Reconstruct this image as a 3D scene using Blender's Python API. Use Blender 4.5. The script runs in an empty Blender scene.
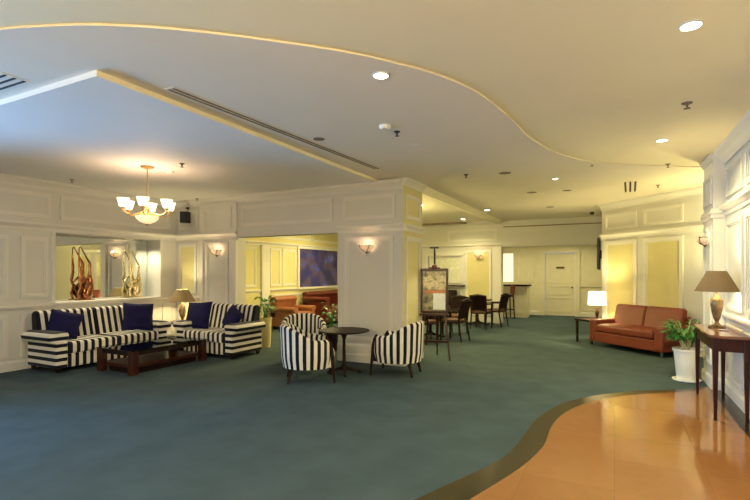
import bpy, bmesh, math, random
from mathutils import Vector, Matrix
random.seed(7)
C = bpy.context.scene.collection
PI = math.pi
H = 1.5; FPX = 470.0; YAW = math.radians(27)

def at(px, py, z):
    """world point of photo pixel on the real horizontal plane z"""
    t = (H - z) * FPX / (py - 272.0); r = (px - 375.0) / FPX
    return (t * (-math.sin(YAW) + r * math.cos(YAW)), t * (math.cos(YAW) + r * math.sin(YAW)))

# ------------------------------------------------------------------ materials
MATS = {}
def mat(name, col, rough=0.5, metal=0.0, var=0.06, scale=6.0, bump=0.0, bscale=60.0, emit=None, estr=0.0, spec=0.5, coat=0.0, sheen=0.0):
    m = bpy.data.materials.new(name); m.use_nodes = True
    nt = m.node_tree; b = nt.nodes['Principled BSDF']
    b.inputs['Roughness'].default_value = rough; b.inputs['Metallic'].default_value = metal
    b.inputs['Specular IOR Level'].default_value = spec
    b.inputs['Coat Weight'].default_value = coat
    b.inputs['Sheen Weight'].default_value = sheen
    tc = nt.nodes.new('ShaderNodeTexCoord')
    nz = nt.nodes.new('ShaderNodeTexNoise'); nz.inputs['Scale'].default_value = scale; nz.inputs['Detail'].default_value = 4
    nt.links.new(tc.outputs['Object'], nz.inputs['Vector'])
    rp = nt.nodes.new('ShaderNodeValToRGB')
    rp.color_ramp.elements[0].position = 0.3; rp.color_ramp.elements[1].position = 0.7
    rp.color_ramp.elements[0].color = tuple(c * (1 - var) for c in col) + (1,)
    rp.color_ramp.elements[1].color = tuple(min(1, c * (1 + var)) for c in col) + (1,)
    nt.links.new(nz.outputs['Fac'], rp.inputs['Fac']); nt.links.new(rp.outputs['Color'], b.inputs['Base Color'])
    if bump:
        n2 = nt.nodes.new('ShaderNodeTexNoise'); n2.inputs['Scale'].default_value = bscale
        nt.links.new(tc.outputs['Object'], n2.inputs['Vector'])
        bp = nt.nodes.new('ShaderNodeBump'); bp.inputs['Strength'].default_value = bump; bp.inputs['Distance'].default_value = 0.01
        nt.links.new(n2.outputs['Fac'], bp.inputs['Height']); nt.links.new(bp.outputs['Normal'], b.inputs['Normal'])
    if emit:
        b.inputs['Emission Color'].default_value = tuple(emit) + (1,); b.inputs['Emission Strength'].default_value = estr
    MATS[name] = m
    return m

def stripes(name, mode, period=0.11, phase=0.0, a=(0.006, 0.006, 0.014), b_=(0.74, 0.70, 0.62)):
    m = bpy.data.materials.new(name); m.use_nodes = True
    nt = m.node_tree; b = nt.nodes['Principled BSDF']; b.inputs['Roughness'].default_value = 0.85
    b.inputs['Sheen Weight'].default_value = 0.1; b.inputs['Specular IOR Level'].default_value = 0.2
    tc = nt.nodes.new('ShaderNodeTexCoord'); sp = nt.nodes.new('ShaderNodeSeparateXYZ')
    nt.links.new(tc.outputs['Object'], sp.inputs[0])
    def math_(op, x, y=None):
        n = nt.nodes.new('ShaderNodeMath'); n.operation = op
        for i, v in enumerate((x, y)):
            if v is None: continue
            if isinstance(v, (int, float)): n.inputs[i].default_value = v
            else: nt.links.new(v, n.inputs[i])
        return n.outputs[0]
    if mode == 'ang': v = math_('ARCTAN2', sp.outputs[1], sp.outputs[0])
    else: v = sp.outputs[{'x': 0, 'y': 1, 'z': 2}[mode]]
    v = math_('ADD', math_('DIVIDE', v, period), 50.0 + phase)
    v = math_('FRACT', v)
    v = math_('GREATER_THAN', v, 0.5)
    mx = nt.nodes.new('ShaderNodeMix'); mx.data_type = 'RGBA'
    nt.links.new(v, mx.inputs[0]); mx.inputs[6].default_value = a + (1,); mx.inputs[7].default_value = b_ + (1,)
    nt.links.new(mx.outputs[2], b.inputs['Base Color'])
    MATS[name] = m
    return m

CREAM = (0.80, 0.74, 0.62)
mat('wall_paint', (0.60, 0.585, 0.54), 0.55, var=0.02, scale=2)
mat('trim_paint', (0.66, 0.64, 0.585), 0.42, var=0.02, scale=3)
mat('lamplit_yellow', (0.60, 0.54, 0.27), 0.55, var=0.03, scale=2)  # wall yellow with the warm lamp light put into the colour
mat('ceiling_paint', (0.80, 0.73, 0.60), 0.7, var=0.02, scale=1.5)
mat('slab_paint', (0.80, 0.78, 0.73), 0.7, var=0.02, scale=1.5)
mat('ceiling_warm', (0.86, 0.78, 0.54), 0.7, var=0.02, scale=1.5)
mat('bead_paint', (0.88, 0.80, 0.58), 0.5, var=0.02)
mat('carpet', (0.056, 0.084, 0.094), 0.95, var=0.12, scale=3, bump=0.5, bscale=300, spec=0.1)
mat('tile_border', (0.026, 0.020, 0.009), 0.25, var=0.35, scale=12, spec=0.4)
mat('dark_wood', (0.014, 0.005, 0.004), 0.5, var=0.3, scale=9, coat=0.0, spec=0.2)
mat('red_wood', (0.045, 0.010, 0.006), 0.3, var=0.3, scale=9, coat=0.15, spec=0.3)
mat('console_wood', (0.030, 0.005, 0.004), 0.3, var=0.25, scale=7, coat=0.05, spec=0.25)
mat('console_top', (0.16, 0.06, 0.03), 0.14, var=0.25, scale=7, coat=0.6)
mat('orange_leather', (0.165, 0.029, 0.011), 0.48, var=0.12, scale=5, bump=0.15, bscale=40)
mat('tan_leather', (0.26, 0.09, 0.04), 0.42, var=0.12, scale=5, bump=0.15, bscale=40)
mat('red_leather', (0.10, 0.018, 0.01), 0.3, var=0.2, scale=5, bump=0.1, bscale=40)
mat('navy_velvet', (0.010, 0.009, 0.055), 0.8, var=0.2, scale=8, sheen=0.0, spec=0.15)
mat('black_plastic', (0.012, 0.012, 0.014), 0.4, var=0.1)
mat('black_metal', (0.02, 0.018, 0.016), 0.35, 0.6, var=0.1)
mat('chrome', (0.6, 0.6, 0.6), 0.2, 1.0, var=0.05)
mat('bronze', (0.34, 0.14, 0.06), 0.22, 1.0, var=0.3, scale=10)
mat('pale_gold', (0.72, 0.60, 0.33), 0.22, 1.0, var=0.2, scale=10)
mat('antique_gold', (0.62, 0.36, 0.13), 0.35, 0.9, var=0.2, scale=20)
mat('brass_dark', (0.16, 0.09, 0.035), 0.35, 0.9, var=0.2, scale=20)
mat('lamp_bronze', (0.26, 0.18, 0.09), 0.25, 0.5, var=0.35, scale=14)
mat('brown_shade', (0.10, 0.065, 0.03), 0.8, var=0.08, bump=0.2, bscale=200, emit=(1, 0.55, 0.2), estr=0.05)
mat('tan_shade', (0.36, 0.23, 0.09), 0.8, var=0.08, bump=0.2, bscale=200, emit=(1, 0.6, 0.2), estr=0.10)

mat('lit_glass', (0.9, 0.85, 0.75), 0.4, emit=(1.0, 0.78, 0.48), estr=1.5)
mat('lit_bowl', (0.85, 0.72, 0.55), 0.4, var=0.25, scale=14, emit=(1.0, 0.68, 0.36), estr=0.8)
mat('sconce_glass', (0.7, 0.55, 0.38), 0.35, var=0.3, scale=22, emit=(1.0, 0.62, 0.32), estr=0.32)
mat('bulb', (1, 0.95, 0.85), 0.4, emit=(1.0, 0.88, 0.62), estr=14)
mat('white_ceramic', (0.74, 0.73, 0.68), 0.25, var=0.03)
mat('yellow_ceramic', (0.72, 0.62, 0.30), 0.4, var=0.06)
mat('soil', (0.04, 0.025, 0.015), 0.95, var=0.4, scale=40)
mat('leaf', (0.05, 0.20, 0.04), 0.4, var=0.45, scale=7)
mat('leaf_pale', (0.10, 0.26, 0.08), 0.4, var=0.4, scale=7)
mat('stalk', (0.50, 0.46, 0.22), 0.5, var=0.2)
mat('white_plastic', (0.78, 0.75, 0.68), 0.45, var=0.02)
mat('slot_dark', (0.015, 0.013, 0.012), 0.7, var=0.1)
mat('slot_bronze', (0.20, 0.15, 0.09), 0.6, var=0.1)
mat('seat_pale', (0.10, 0.045, 0.03), 0.8, var=0.2, scale=20)
mat('white_cloth', (0.75, 0.73, 0.68), 0.8, var=0.03)
mat('door_paint', (0.64, 0.60, 0.44), 0.45, var=0.03)
mat('window_glow', (0.9, 0.88, 0.75), 0.6, var=0.03, emit=(1.0, 0.93, 0.66), estr=0.55)
stripes('stripe_x', 'x', 0.112); stripes('stripe_z', 'z', 0.104, 0.3); stripes('stripe_ang', 'ang', 2 * PI / 24)
stripes('stripe_seat', 'x', 0.1)

def shade_mat(name, col, k, emit, estr):
    m = bpy.data.materials.new(name); m.use_nodes = True; nt = m.node_tree
    b = nt.nodes['Principled BSDF']; out = nt.nodes['Material Output']
    b.inputs['Base Color'].default_value = col + (1,); b.inputs['Roughness'].default_value = 0.8
    b.inputs['Emission Color'].default_value = emit + (1,); b.inputs['Emission Strength'].default_value = estr
    t = nt.nodes.new('ShaderNodeBsdfTranslucent'); t.inputs[0].default_value = col + (1,)
    mx = nt.nodes.new('ShaderNodeMixShader'); mx.inputs[0].default_value = k
    nt.links.new(b.outputs[0], mx.inputs[1]); nt.links.new(t.outputs[0], mx.inputs[2]); nt.links.new(mx.outputs[0], out.inputs[0]); MATS[name] = m
shade_mat('white_shade', (0.9, 0.85, 0.7), 0.6, (1.0, 0.88, 0.58), 2.5)
shade_mat('tan_shade', (0.22, 0.16, 0.07), 0.12, (1.0, 0.6, 0.2), 0.06)
def tile_mat():
    m = bpy.data.materials.new('orange_marble'); m.use_nodes = True; nt = m.node_tree; b = nt.nodes['Principled BSDF']
    tc = nt.nodes.new('ShaderNodeTexCoord')
    br = nt.nodes.new('ShaderNodeTexBrick'); br.offset = 0; br.squash = 1
    br.inputs['Scale'].default_value = 1; br.inputs['Brick Width'].default_value = 0.6; br.inputs['Row Height'].default_value = 0.6
    br.inputs['Mortar Size'].default_value = 0.002; br.inputs['Mortar Smooth'].default_value = 0.3
    br.inputs['Color1'].default_value = (0.27, 0.122, 0.045, 1); br.inputs['Color2'].default_value = (0.245, 0.106, 0.038, 1)
    br.inputs['Mortar'].default_value = (0.19, 0.083, 0.03, 1)
    nt.links.new(tc.outputs['Object'], br.inputs['Vector'])
    nz = nt.nodes.new('ShaderNodeTexNoise'); nz.inputs['Scale'].default_value = 9; nz.inputs['Detail'].default_value = 8
    nt.links.new(tc.outputs['Object'], nz.inputs['Vector'])
    mx = nt.nodes.new('ShaderNodeMix'); mx.data_type = 'RGBA'; mx.blend_type = 'OVERLAY'; mx.inputs[0].default_value = 0.08
    nt.links.new(br.outputs['Color'], mx.inputs[6]); nt.links.new(nz.outputs['Fac'], mx.inputs[7])
    nt.links.new(mx.outputs[2], b.inputs['Base Color'])
    b.inputs['Roughness'].default_value = 0.09; b.inputs['Specular IOR Level'].default_value = 0.75
    MATS['orange_marble'] = m
tile_mat()

def mirror_mat():
    m = bpy.data.materials.new('mirror'); m.use_nodes = True; b = m.node_tree.nodes['Principled BSDF']
    b.inputs['Base Color'].default_value = (0.80, 0.83, 0.78, 1); b.inputs['Metallic'].default_value = 1; b.inputs['Roughness'].default_value = 0.015
    MATS['mirror'] = m
mirror_mat()

def glass_mat(name, tint, fac):
    m = bpy.data.materials.new(name); m.use_nodes = True; nt = m.node_tree
    nt.nodes.remove(nt.nodes['Principled BSDF']); out = nt.nodes['Material Output']
    t = nt.nodes.new('ShaderNodeBsdfTransparent'); t.inputs[0].default_value = tint + (1,)
    g = nt.nodes.new('ShaderNodeBsdfGlossy'); g.inputs['Roughness'].default_value = 0.02
    mx = nt.nodes.new('ShaderNodeMixShader'); fr = nt.nodes.new('ShaderNodeFresnel'); fr.inputs[0].default_value = fac
    nt.links.new(fr.outputs[0], mx.inputs[0]); nt.links.new(t.outputs[0], mx.inputs[1]); nt.links.new(g.outputs[0], mx.inputs[2])
    nt.links.new(mx.outputs[0], out.inputs[0]); MATS[name] = m
glass_mat('pane_glass', (0.96, 0.98, 1.0), 1.45); glass_mat('table_glass', (0.55, 0.62, 0.55), 1.6)

def art_mat():
    m = bpy.data.materials.new('blue_abstract'); m.use_nodes = True; nt = m.node_tree; b = nt.nodes['Principled BSDF']
    tc = nt.nodes.new('ShaderNodeTexCoord')
    nz = nt.nodes.new('ShaderNodeTexNoise'); nz.inputs['Scale'].default_value = 2.2; nz.inputs['Detail'].default_value = 7; nz.inputs['Distortion'].default_value = 0.2
    nt.links.new(tc.outputs['Object'], nz.inputs['Vector'])
    rp = nt.nodes.new('ShaderNodeValToRGB'); cr = rp.color_ramp
    cr.elements[0].position = 0.30; cr.elements[0].color = (0.02, 0.02, 0.12, 1)
    cr.elements[1].position = 0.75; cr.elements[1].color = (0.16, 0.20, 0.75, 1)
    e = cr.elements.new(0.45); e.color = (0.03, 0.03, 0.20, 1)
    e = cr.elements.new(0.56); e.color = (0.09, 0.06, 0.10, 1)
    e = cr.elements.new(0.62); e.color = (0.05, 0.06, 0.40, 1)
    nt.links.new(nz.outputs['Fac'], rp.inputs[0]); nt.links.new(rp.outputs[0], b.inputs['Base Color']); b.inputs['Roughness'].default_value = 0.2
    MATS['blue_abstract'] = m
art_mat()

def poster_mat(name, cols, scale):
    m = bpy.data.materials.new(name); m.use_nodes = True; nt = m.node_tree; b = nt.nodes['Principled BSDF']
    tc = nt.nodes.new('ShaderNodeTexCoord'); nz = nt.nodes.new('ShaderNodeTexNoise'); nz.inputs['Scale'].default_value = scale; nz.inputs['Detail'].default_value = 5
    nt.links.new(tc.outputs['Object'], nz.inputs['Vector'])
    rp = nt.nodes.new('ShaderNodeValToRGB'); cr = rp.color_ramp
    while len(cr.elements) < len(cols): cr.elements.new(0.5)
    for i, c in enumerate(cols):
        cr.elements[i].position = 0.3 + 0.4 * i / (len(cols) - 1); cr.elements[i].color = c + (1,)
    nt.links.new(nz.outputs['Fac'], rp.inputs[0]); nt.links.new(rp.outputs[0], b.inputs['Base Color']); b.inputs['Roughness'].default_value = 0.35
    MATS[name] = m
poster_mat('photo_garden', [(0.08, 0.09, 0.03), (0.30, 0.28, 0.12), (0.70, 0.58, 0.34), (0.22, 0.20, 0.08)], 14)
poster_mat('photo_dark', [(0.04, 0.05, 0.02), (0.22, 0.2, 0.09), (0.45, 0.4, 0.2)], 16)
poster_mat('print_pale', [(0.80, 0.86, 0.82), (0.84, 0.86, 0.82), (0.62, 0.72, 0.66)], 40)
poster_mat('print_view', [(0.75, 0.72, 0.55), (0.60, 0.62, 0.48), (0.86, 0.82, 0.66)], 8)
mat('orange_strip', (0.62, 0.20, 0.06), 0.4)

# ------------------------------------------------------------------ mesh builder
class MB:
    def __init__(s, M=None): s.bm = bmesh.new(); s.M = M or Matrix.Identity(4)
    def _v(s, p): return s.bm.verts.new(s.M @ Vector(p))
    def box(s, x0, y0, z0, x1, y1, z1, R=None):
        M0 = s.M
        if R is not None:
            c = Vector(((x0+x1)/2, (y0+y1)/2, (z0+z1)/2)); s.M = M0 @ Matrix.Translation(c) @ R @ Matrix.Translation(-c)
        v = [s._v((x, y, z)) for x in (x0, x1) for y in (y0, y1) for z in (z0, z1)]
        s.M = M0
        for f in ((0,1,3,2),(4,6,7,5),(0,4,5,1),(2,3,7,6),(0,2,6,4),(1,5,7,3)): s.bm.faces.new([v[i] for i in f])
        return s
    def lathe(s, prof, seg=24, a0=0.0, a1=2*PI, cx=0, cy=0, cz=0):
        full = abs(a1 - a0 - 2*PI) < 1e-6; n = seg if full else seg + 1
        rings = []
        for r, z in prof:
            if r < 1e-6: rings.append([s._v((cx, cy, cz+z))]); continue
            rings.append([s._v((cx + r*math.cos(a0+(a1-a0)*i/seg), cy + r*math.sin(a0+(a1-a0)*i/seg), cz+z)) for i in range(n)])
        for A, B in zip(rings, rings[1:]):
            for i in range(seg):
                j = (i+1) % n
                a = [A[0]] if len(A) == 1 else [A[i], A[j]]
                b = [B[0]] if len(B) == 1 else [B[j], B[i]]
                if len(a) + len(b) >= 3: s.bm.faces.new(a + b)
        if full:
            for R_ in (rings[0], rings[-1]):
                if len(R_) > 2:
                    try: s.bm.faces.new(R_)
                    except Exception: pass
        return s
    def prism(s, poly, z0, z1):
        a = [s._v((x, y, z0)) for x, y in poly]; b = [s._v((x, y, z1)) for x, y in poly]
        s.bm.faces.new(a[::-1]); s.bm.faces.new(b)
        n = len(poly)
        for i in range(n): s.bm.faces.new((a[i], a[(i+1)%n], b[(i+1)%n], b[i]))
        return s
    def extr(s, prof, a0, a1, axis='x'):
        """profile of (y,z) pairs extruded along x from a0 to a1 (axis='y': profile (x,z) along y)"""
        f = (lambda t, p: (t, p[0], p[1])) if axis == 'x' else (lambda t, p: (p[0], t, p[1]))
        a = [s._v(f(a0, p)) for p in prof]; b = [s._v(f(a1, p)) for p in prof]
        s.bm.faces.new(a[::-1]); s.bm.faces.new(b); n = len(prof)
        for i in range(n): s.bm.faces.new((a[i], a[(i+1)%n], b[(i+1)%n], b[i]))
        return s
    def tube(s, pts, rad, seg=8):
        pts = [Vector(p) for p in pts]; n = len(pts)
        if isinstance(rad, (int, float)): rad = [rad]*n
        rings = []; up = Vector((0.13, 0.21, 0.97))
        prev = None
        for i, p in enumerate(pts):
            d = (pts[min(i+1, n-1)] - pts[max(i-1, 0)]).normalized()
            if prev is None:
                u = d.cross(up); 
                if u.length < 0.2: u = d.cross(Vector((1, 0, 0)))
            else: u = prev - d * prev.dot(d)
            u.normalize(); prev = u; w = d.cross(u)
            rings.append([s._v(p + (u*math.cos(2*PI*k/seg) + w*math.sin(2*PI*k/seg))*rad[i]) for k in range(seg)])
        for A, B in zip(rings, rings[1:]):
            for k in range(seg): s.bm.faces.new((A[k], A[(k+1)%seg], B[(k+1)%seg], B[k]))
        s.bm.faces.new(rings[0][::-1]); s.bm.faces.new(rings[-1])
        return s
    def taper(s, x, y, z0, z1, a0, a1, dx=0, dy=0):
        """square leg from half-width a0 at z0 (foot, offset dx,dy) to a1 at z1"""
        v = []
        for z, a, ox, oy in ((z0, a0, dx, dy), (z1, a1, 0, 0)):
            v.append([s._v((x+ox+sx*a, y+oy+sy*a, z)) for sx, sy in ((-1,-1),(1,-1),(1,1),(-1,1))])
        s.bm.faces.new(v[0][::-1]); s.bm.faces.new(v[1])
        for k in range(4): s.bm.faces.new((v[0][k], v[0][(k+1)%4], v[1][(k+1)%4], v[1][k]))
        return s
    def build(s, name, m, parent=None, smooth=False, bevel=0, seg=2, subsurf=0):
        bmesh.ops.recalc_face_normals(s.bm, faces=s.bm.faces[:])
        me = bpy.data.meshes.new(name); s.bm.to_mesh(me); s.bm.free()
        me.materials.append(MATS[m] if isinstance(m, str) else m)
        if smooth or bevel:
            for p in me.polygons: p.use_smooth = True
        o = bpy.data.objects.new(name, me); C.objects.link(o)
        if bevel:
            md = o.modifiers.new('bevel', 'BEVEL'); md.width = bevel; md.segments = seg; md.limit_method = 'ANGLE'; md.angle_limit = math.radians(40)
            md.harden_normals = False
        if subsurf:
            md = o.modifiers.new('sub', 'SUBSURF'); md.levels = subsurf; md.render_levels = subsurf
        if smooth or bevel:
            try: me.set_sharp_from_angle(angle=math.radians(42))
            except Exception: pass
        if parent: o.parent = parent
        return o

def tag(o, label, cat, group=None, kind=None):
    o['label'] = label; o['category'] = cat
    if group: o['group'] = group
    if kind: o['kind'] = kind
    return o
def struct(o): o['kind'] = 'structure'; return o
def thing(name, label, cat, loc=(0,0,0), rz=0, group=None):
    o = bpy.data.objects.new(name, None); C.objects.link(o); o.empty_display_size = 0.1
    o.location = loc; o.rotation_euler = (0, 0, rz)
    return tag(o, label, cat, group)
def kids(o): return [c for c in bpy.data.objects if c.parent == o]
def dup(o, loc=None, rz=None, label=None, group=None, parent=None):
    c = o.copy(); C.objects.link(c)
    if parent: c.parent = parent
    for k in kids(o): dup(k, parent=c)
    if loc is not None: c.location = loc
    if rz is not None: c.rotation_euler = (0, 0, rz)
    if label: c['label'] = label
    if group: c['group'] = group
    return c
def light(name, kind, loc, energy, col, parent=None, size=0.05, rot=None, spot=None, blend=0.6):
    l = bpy.data.lights.new(name, kind); l.energy = energy; l.color = col
    if kind in ('POINT', 'SPOT'): l.shadow_soft_size = size
    if kind == 'SPOT': l.spot_size = spot; l.spot_blend = blend
    if kind == 'AREA': l.shape = 'RECTANGLE'; l.size = size[0]; l.size_y = size[1]
    o = bpy.data.objects.new(name, l); C.objects.link(o); o.location = loc
    if rot: o.rotation_euler = rot
    if parent: o.parent = parent
    return o

# ------------------------------------------------------------------ room shell
XL, XR, YW = -8.15, 1.25, 6.85
ZN, ZM, ZS = 3.013, 3.00, 2.955       # ceiling over the tiles, over the lounge, dropped slab
YB = -4.5

# floor
fl = struct(MB().box(-9.2, YB, -0.1, 2.2, 17.4, 0).build('floor', 'carpet'))
def curve_px(pts, z):
    return [at(x, y, z) for x, y in pts]
def smooth_curve(P, n=6):
    out = []
    for i in range(len(P)-1):
        p0 = Vector(P[max(i-1,0)]); p1 = Vector(P[i]); p2 = Vector(P[i+1]); p3 = Vector(P[min(i+2,len(P)-1)])
        for k in range(n):
            t = k/n
            q = 0.5*((2*p1)+(-p0+p2)*t+(2*p0-5*p1+4*p2-p3)*t*t+(-p0+3*p1-3*p2+p3)*t**3)
            out.append((q.x, q.y))
    out.append(tuple(P[-1])); return out
outer = curve_px([(430,493),(464,477.5),(490,465),(510,452),(526,433),(534,422),(548,410.6),(566,402.5),(587,397),(612,393.5),(640,391),(690,388.8)], 0)
outer = smooth_curve([(-2.6,-4.5),(-2.4,-2),(-2.0,0.3),(-1.5,2.0)] + outer + [(1.25, 7.72)])
inner = curve_px([(470.6,500),(500,482),(521,468),(535,456),(545,444),(551,428),(560,417),(574,408.4),(596,401),(620,397),(649,394.3),(688,392)], 0)
inner = smooth_curve([(-2.3,-4.5),(-2.1,-2),(-1.7,0.2),(-1.2,1.9)] + inner + [(1.25, 7.45)])
struct(MB().prism(outer + [(1.25, YB)], 0.0, 0.004).build('floor_border', 'tile_border'))
inner2 = [p for p in inner if p[0] < 1.04] + [(1.08, 7.42), (1.08, YB)]
struct(MB().prism(inner2, 0.004, 0.007).build('floor_tiles', 'orange_marble'))

# ceilings
struct(MB().box(-9.2, YB, ZN, 2.2, 17.4, ZN+0.1).build('ceiling', 'ceiling_warm'))
cc = curve_px([(0,30),(40,27),(80,25.5),(120,26.3),(160,28.6),(205,33),(250,38.5),(290,44),(330,50),(365,56.5),(394,63.4),(420,70),(443,77.5),(466,87),(485,98),(500,110),(516,124.5),(526,135),(538,143.5),(556,153),(580,160),(600,163),(620,164.6),(660,166),(690,167)], ZM)
cc = smooth_curve([(-8.15,-0.1),(-6.6,0.55),(-5.2,1.02),(-4.2,1.32)] + cc + [(1.25, 8.2)])
struct(MB().prism(cc + [(2.2, 8.2), (2.2, 17.4), (-8.6, 17.4), (-8.6, -0.1)], ZM, ZN).build('ceiling_lounge', 'ceiling_paint'))
bead = MB()
bead.tube([(x, y, ZM+0.002) for x, y in cc], 0.004, 6)
struct(bead.build('trim_1', 'bead_paint', smooth=True))
struct(MB().box(XL, 2.17, ZS, -3.43, YW, ZM).build('ceiling_slab', 'slab_paint'))
struct(MB().box(-3.43, 2.17, ZS, -3.425, YW, ZM).build('trim_30', 'ceiling_warm'))  # warm light on the slab's right edge put in as a tan strip
# walls
def wall(name, *boxes, m='wall_paint'):
    b = MB()
    for q in boxes: b.box(*q)
    return struct(b.build(name, m))
T = 0.55
XO = XL - T
wall('wall_left',
     (XO, YB, 0, XL, -1.6, ZN), (XO, -1.6, 0, XL, 2.7, 0.55), (XO, -1.6, 2.6, XL, 2.7, ZN),
     (XO, 2.7, 0, XL, 4.47, ZN), (XO, 4.47, 0, XL, 6.46, 1.0), (XO, 4.47, 2.14, XL, 6.46, ZN), (XO, 6.46, 0, XL, 17.4, ZN), (XO, 4.47, 1.0, -8.54, 6.46, 2.14))
m_ = MB().box(-8.54, 4.49, 1.01, -8.51, 6.44, 2.13).build('wall_mirror', 'mirror')
tag(m_, 'wide wall mirror set back in the recess above the long striped sofa', 'mirror')
wall('wall_center', (XL, YW, 0, -6.45, YW+0.22, ZM), (-6.45, YW, 2.17, -4.2, YW+0.22, ZM), (-4.2, YW, 0, -3.0, 7.70, ZM))
wall('wall_dining', (XL, 14.0, 0, -5.25, 14.2, ZM), (-5.25, 14.0, 0, -4.15, 14.2, 1.12), (-5.25, 14.0, 2.02, -4.15, 14.2, ZM), (-4.15, 14.0, 0, -2.95, 14.2, ZM))
wall('wall_header', (-2.95, 14.0, 2.23, -0.25, 14.2, ZM))
wall('wall_back', (XL, 17.2, 0, -2.15, 17.4, ZM), (-2.15, 17.2, 2.16, -1.18, 17.4, ZM), (-1.18, 17.2, 0, 0.2, 17.4, ZM), m='door_paint')
wall('wall_bar_side', (-4.2, 14.2, 0, -4.0, 17.2, ZM), m='door_paint')
wall('wall_corner', (-0.25, 11.75, 0, -0.05, 17.2, ZM))
wall('wall_right', (XR, YB, 0, XR+0.2, 8.0, ZN), (XR, 8.0, 0, 2.2, 8.15, ZN), m='wall_paint')
wall('wall_front', (XO, YB-0.2, 0, XR+0.2, YB, ZN))
wall('wall_recess', (2.2, 8.0, 0, 2.35, 9.7, ZM))
# projecting pier on the right wall
wall('wall_pier', (1.12, 7.30, 0, XR, 8.0, ZN), m='trim_paint')
# angled wall behind the leather sofa
AW = Vector((-0.25, 11.65, 0)); AD = Vector((0.71, -0.704, 0)).normalized(); AN = Vector((-AD.y*-1, -AD.x, 0))
AN = Vector((-0.704, -0.71, 0)).normalized()       # into the room
MA = Matrix(((AD.x, AN.x, 0, AW.x), (AD.y, AN.y, 0, AW.y), (0, 0, 1, 0), (0, 0, 0, 1)))
b = MB(MA); b.box(0, -0.2, 0, 3.45, 0, ZM); struct(b.build('wall_angled', 'wall_paint'))

def fr(o, u, n): # wall frame: local x along u, local y = n (into the room)
    return Matrix(((u[0], n[0], 0, o[0]), (u[1], n[1], 0, o[1]), (0, 0, 1, 0), (0, 0, 0, 1)))
def panel(b, a0, a1, z0, z1, w=0.045, d=0.022):
    prof = lambda s0, s1: None
    b.box(a0, 0, z0, a0+w, d, z1); b.box(a1-w, 0, z0, a1, d, z1)
    b.box(a0+w, 0, z0, a1-w, d, z0+w); b.box(a0+w, 0, z1-w, a1-w, d, z1)
    k = w*0.45
    b.box(a0+w, 0, z0+w, a0+w+k, d*0.5, z1-w); b.box(a1-w-k, 0, z0+w, a1-w, d*0.5, z1-w)
    b.box(a0+w+k, 0, z0+w, a1-w-k, d*0.5, z0+w+k); b.box(a0+w+k, 0, z1-w-k, a1-w-k, d*0.5, z1-w)
def cornice(b, a0, a1, z, d=0.07):
    b.extr([(0, z-0.09), (0.02, z-0.09), (0.025, z-0.05), (0.045, z-0.03), (d, z-0.005), (d, z+0.02), (0, z+0.03)], a0, a1)
def crown(b, a0, a1, z, s=1.0):
    b.extr([(0, z-0.13*s), (0.02*s, z-0.13*s), (0.025*s, z-0.10*s), (0.06*s, z-0.06*s), (0.10*s, z-0.03*s), (0.11*s, z), (0, z)], a0, a1)
def rail(b, a0, a1, z):
    b.extr([(0, z-0.05), (0.02, z-0.05), (0.045, z-0.01), (0.045, z+0.015), (0, z+0.02)], a0, a1)
def base(b, a0, a1):
    b.extr([(0, 0), (0.025, 0), (0.025, 0.12), (0.012, 0.15), (0, 0.155)], a0, a1)
trimn = [1]
def trim(b, m='trim_paint'):
    trimn[0] += 1
    return struct(b.build('trim_%d' % trimn[0], m))

# left wall, lounge: local x = world y
ML = fr((XL, 0), (0, 1), (1, 0))
b = MB(ML)
b.box(2.7, 0, 0.0, 2.72, 0.005, 0.01)
for a0, a1 in ((2.78, 3.80), (3.97, 4.36)): panel(b, a0, a1, 1.10, 2.06)
for a0, a1 in ((2.78, 3.80), (3.97, 4.9), (5.0, 5.9)): panel(b, a0, a1, 0.20, 0.86)
panel(b, 6.52, 6.8, 0.2, 0.86)
panel(b, 2.78, 4.4, 2.36, 2.76); panel(b, 4.55, 6.7, 2.36, 2.76)
cornice(b, 2.7, YW, 2.25)
rail(b, 2.7, 4.47, 0.97); rail(b, 4.40, YW, 0.985); crown(b, -1.9, YW, ZS)
# frame around recess
b.box(4.42, 0, 1.0, 4.47, 0.02, 2.16); b.box(6.46, 0, 1.0, 6.51, 0.02, 2.16)
trim(b)
b = MB(ML); base(b, 2.7, YW); o = struct(b.build('baseboard_left', 'trim_paint'))
# panel strip beside the corner, table lamp glow put in as yellow
b = MB(fr((0, YW), (1, 0), (0, -1))); b.box(-8.05, 0, 1.05, -7.55, 0.004, 2.08); b.box(-8.05, 0, 0.2, -7.55, 0.004, 0.86); trim(b, 'lamplit_yellow')

# centre wall (faces -y): local x = world x, n = -y
MC = fr((0, YW), (1, 0), (0, -1))
b = MB(MC)
panel(b, -8.05, -7.55, 1.05, 2.08); panel(b, -8.05, -7.55, 0.2, 0.86)
b.box(-7.40, 0, 0.15, -7.33, 0.05, 2.12); b.box(-6.62, 0, 0.0, -6.45, 0.06, 2.12)
panel(b, -7.28, -6.68, 0.30, 2.08, 0.05, 0.03)
cornice(b, XL, -6.45, 2.25); rail(b, XL, -7.4, 0.985)
b.box(-7.40, 0, 2.25, -6.45, 0.05, ZS-0.1)
panel(b, -8.05, -7.5, 2.36, 2.76)
b.M = b.M @ Matrix.Translation((0, 0.05, 0)); panel(b, -7.32, -6.55, 2.34, 2.76); b.M = MC
crown(b, XL, -3.0, ZS)
panel(b, -6.35, -4.30, 2.36, 2.76)
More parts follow.
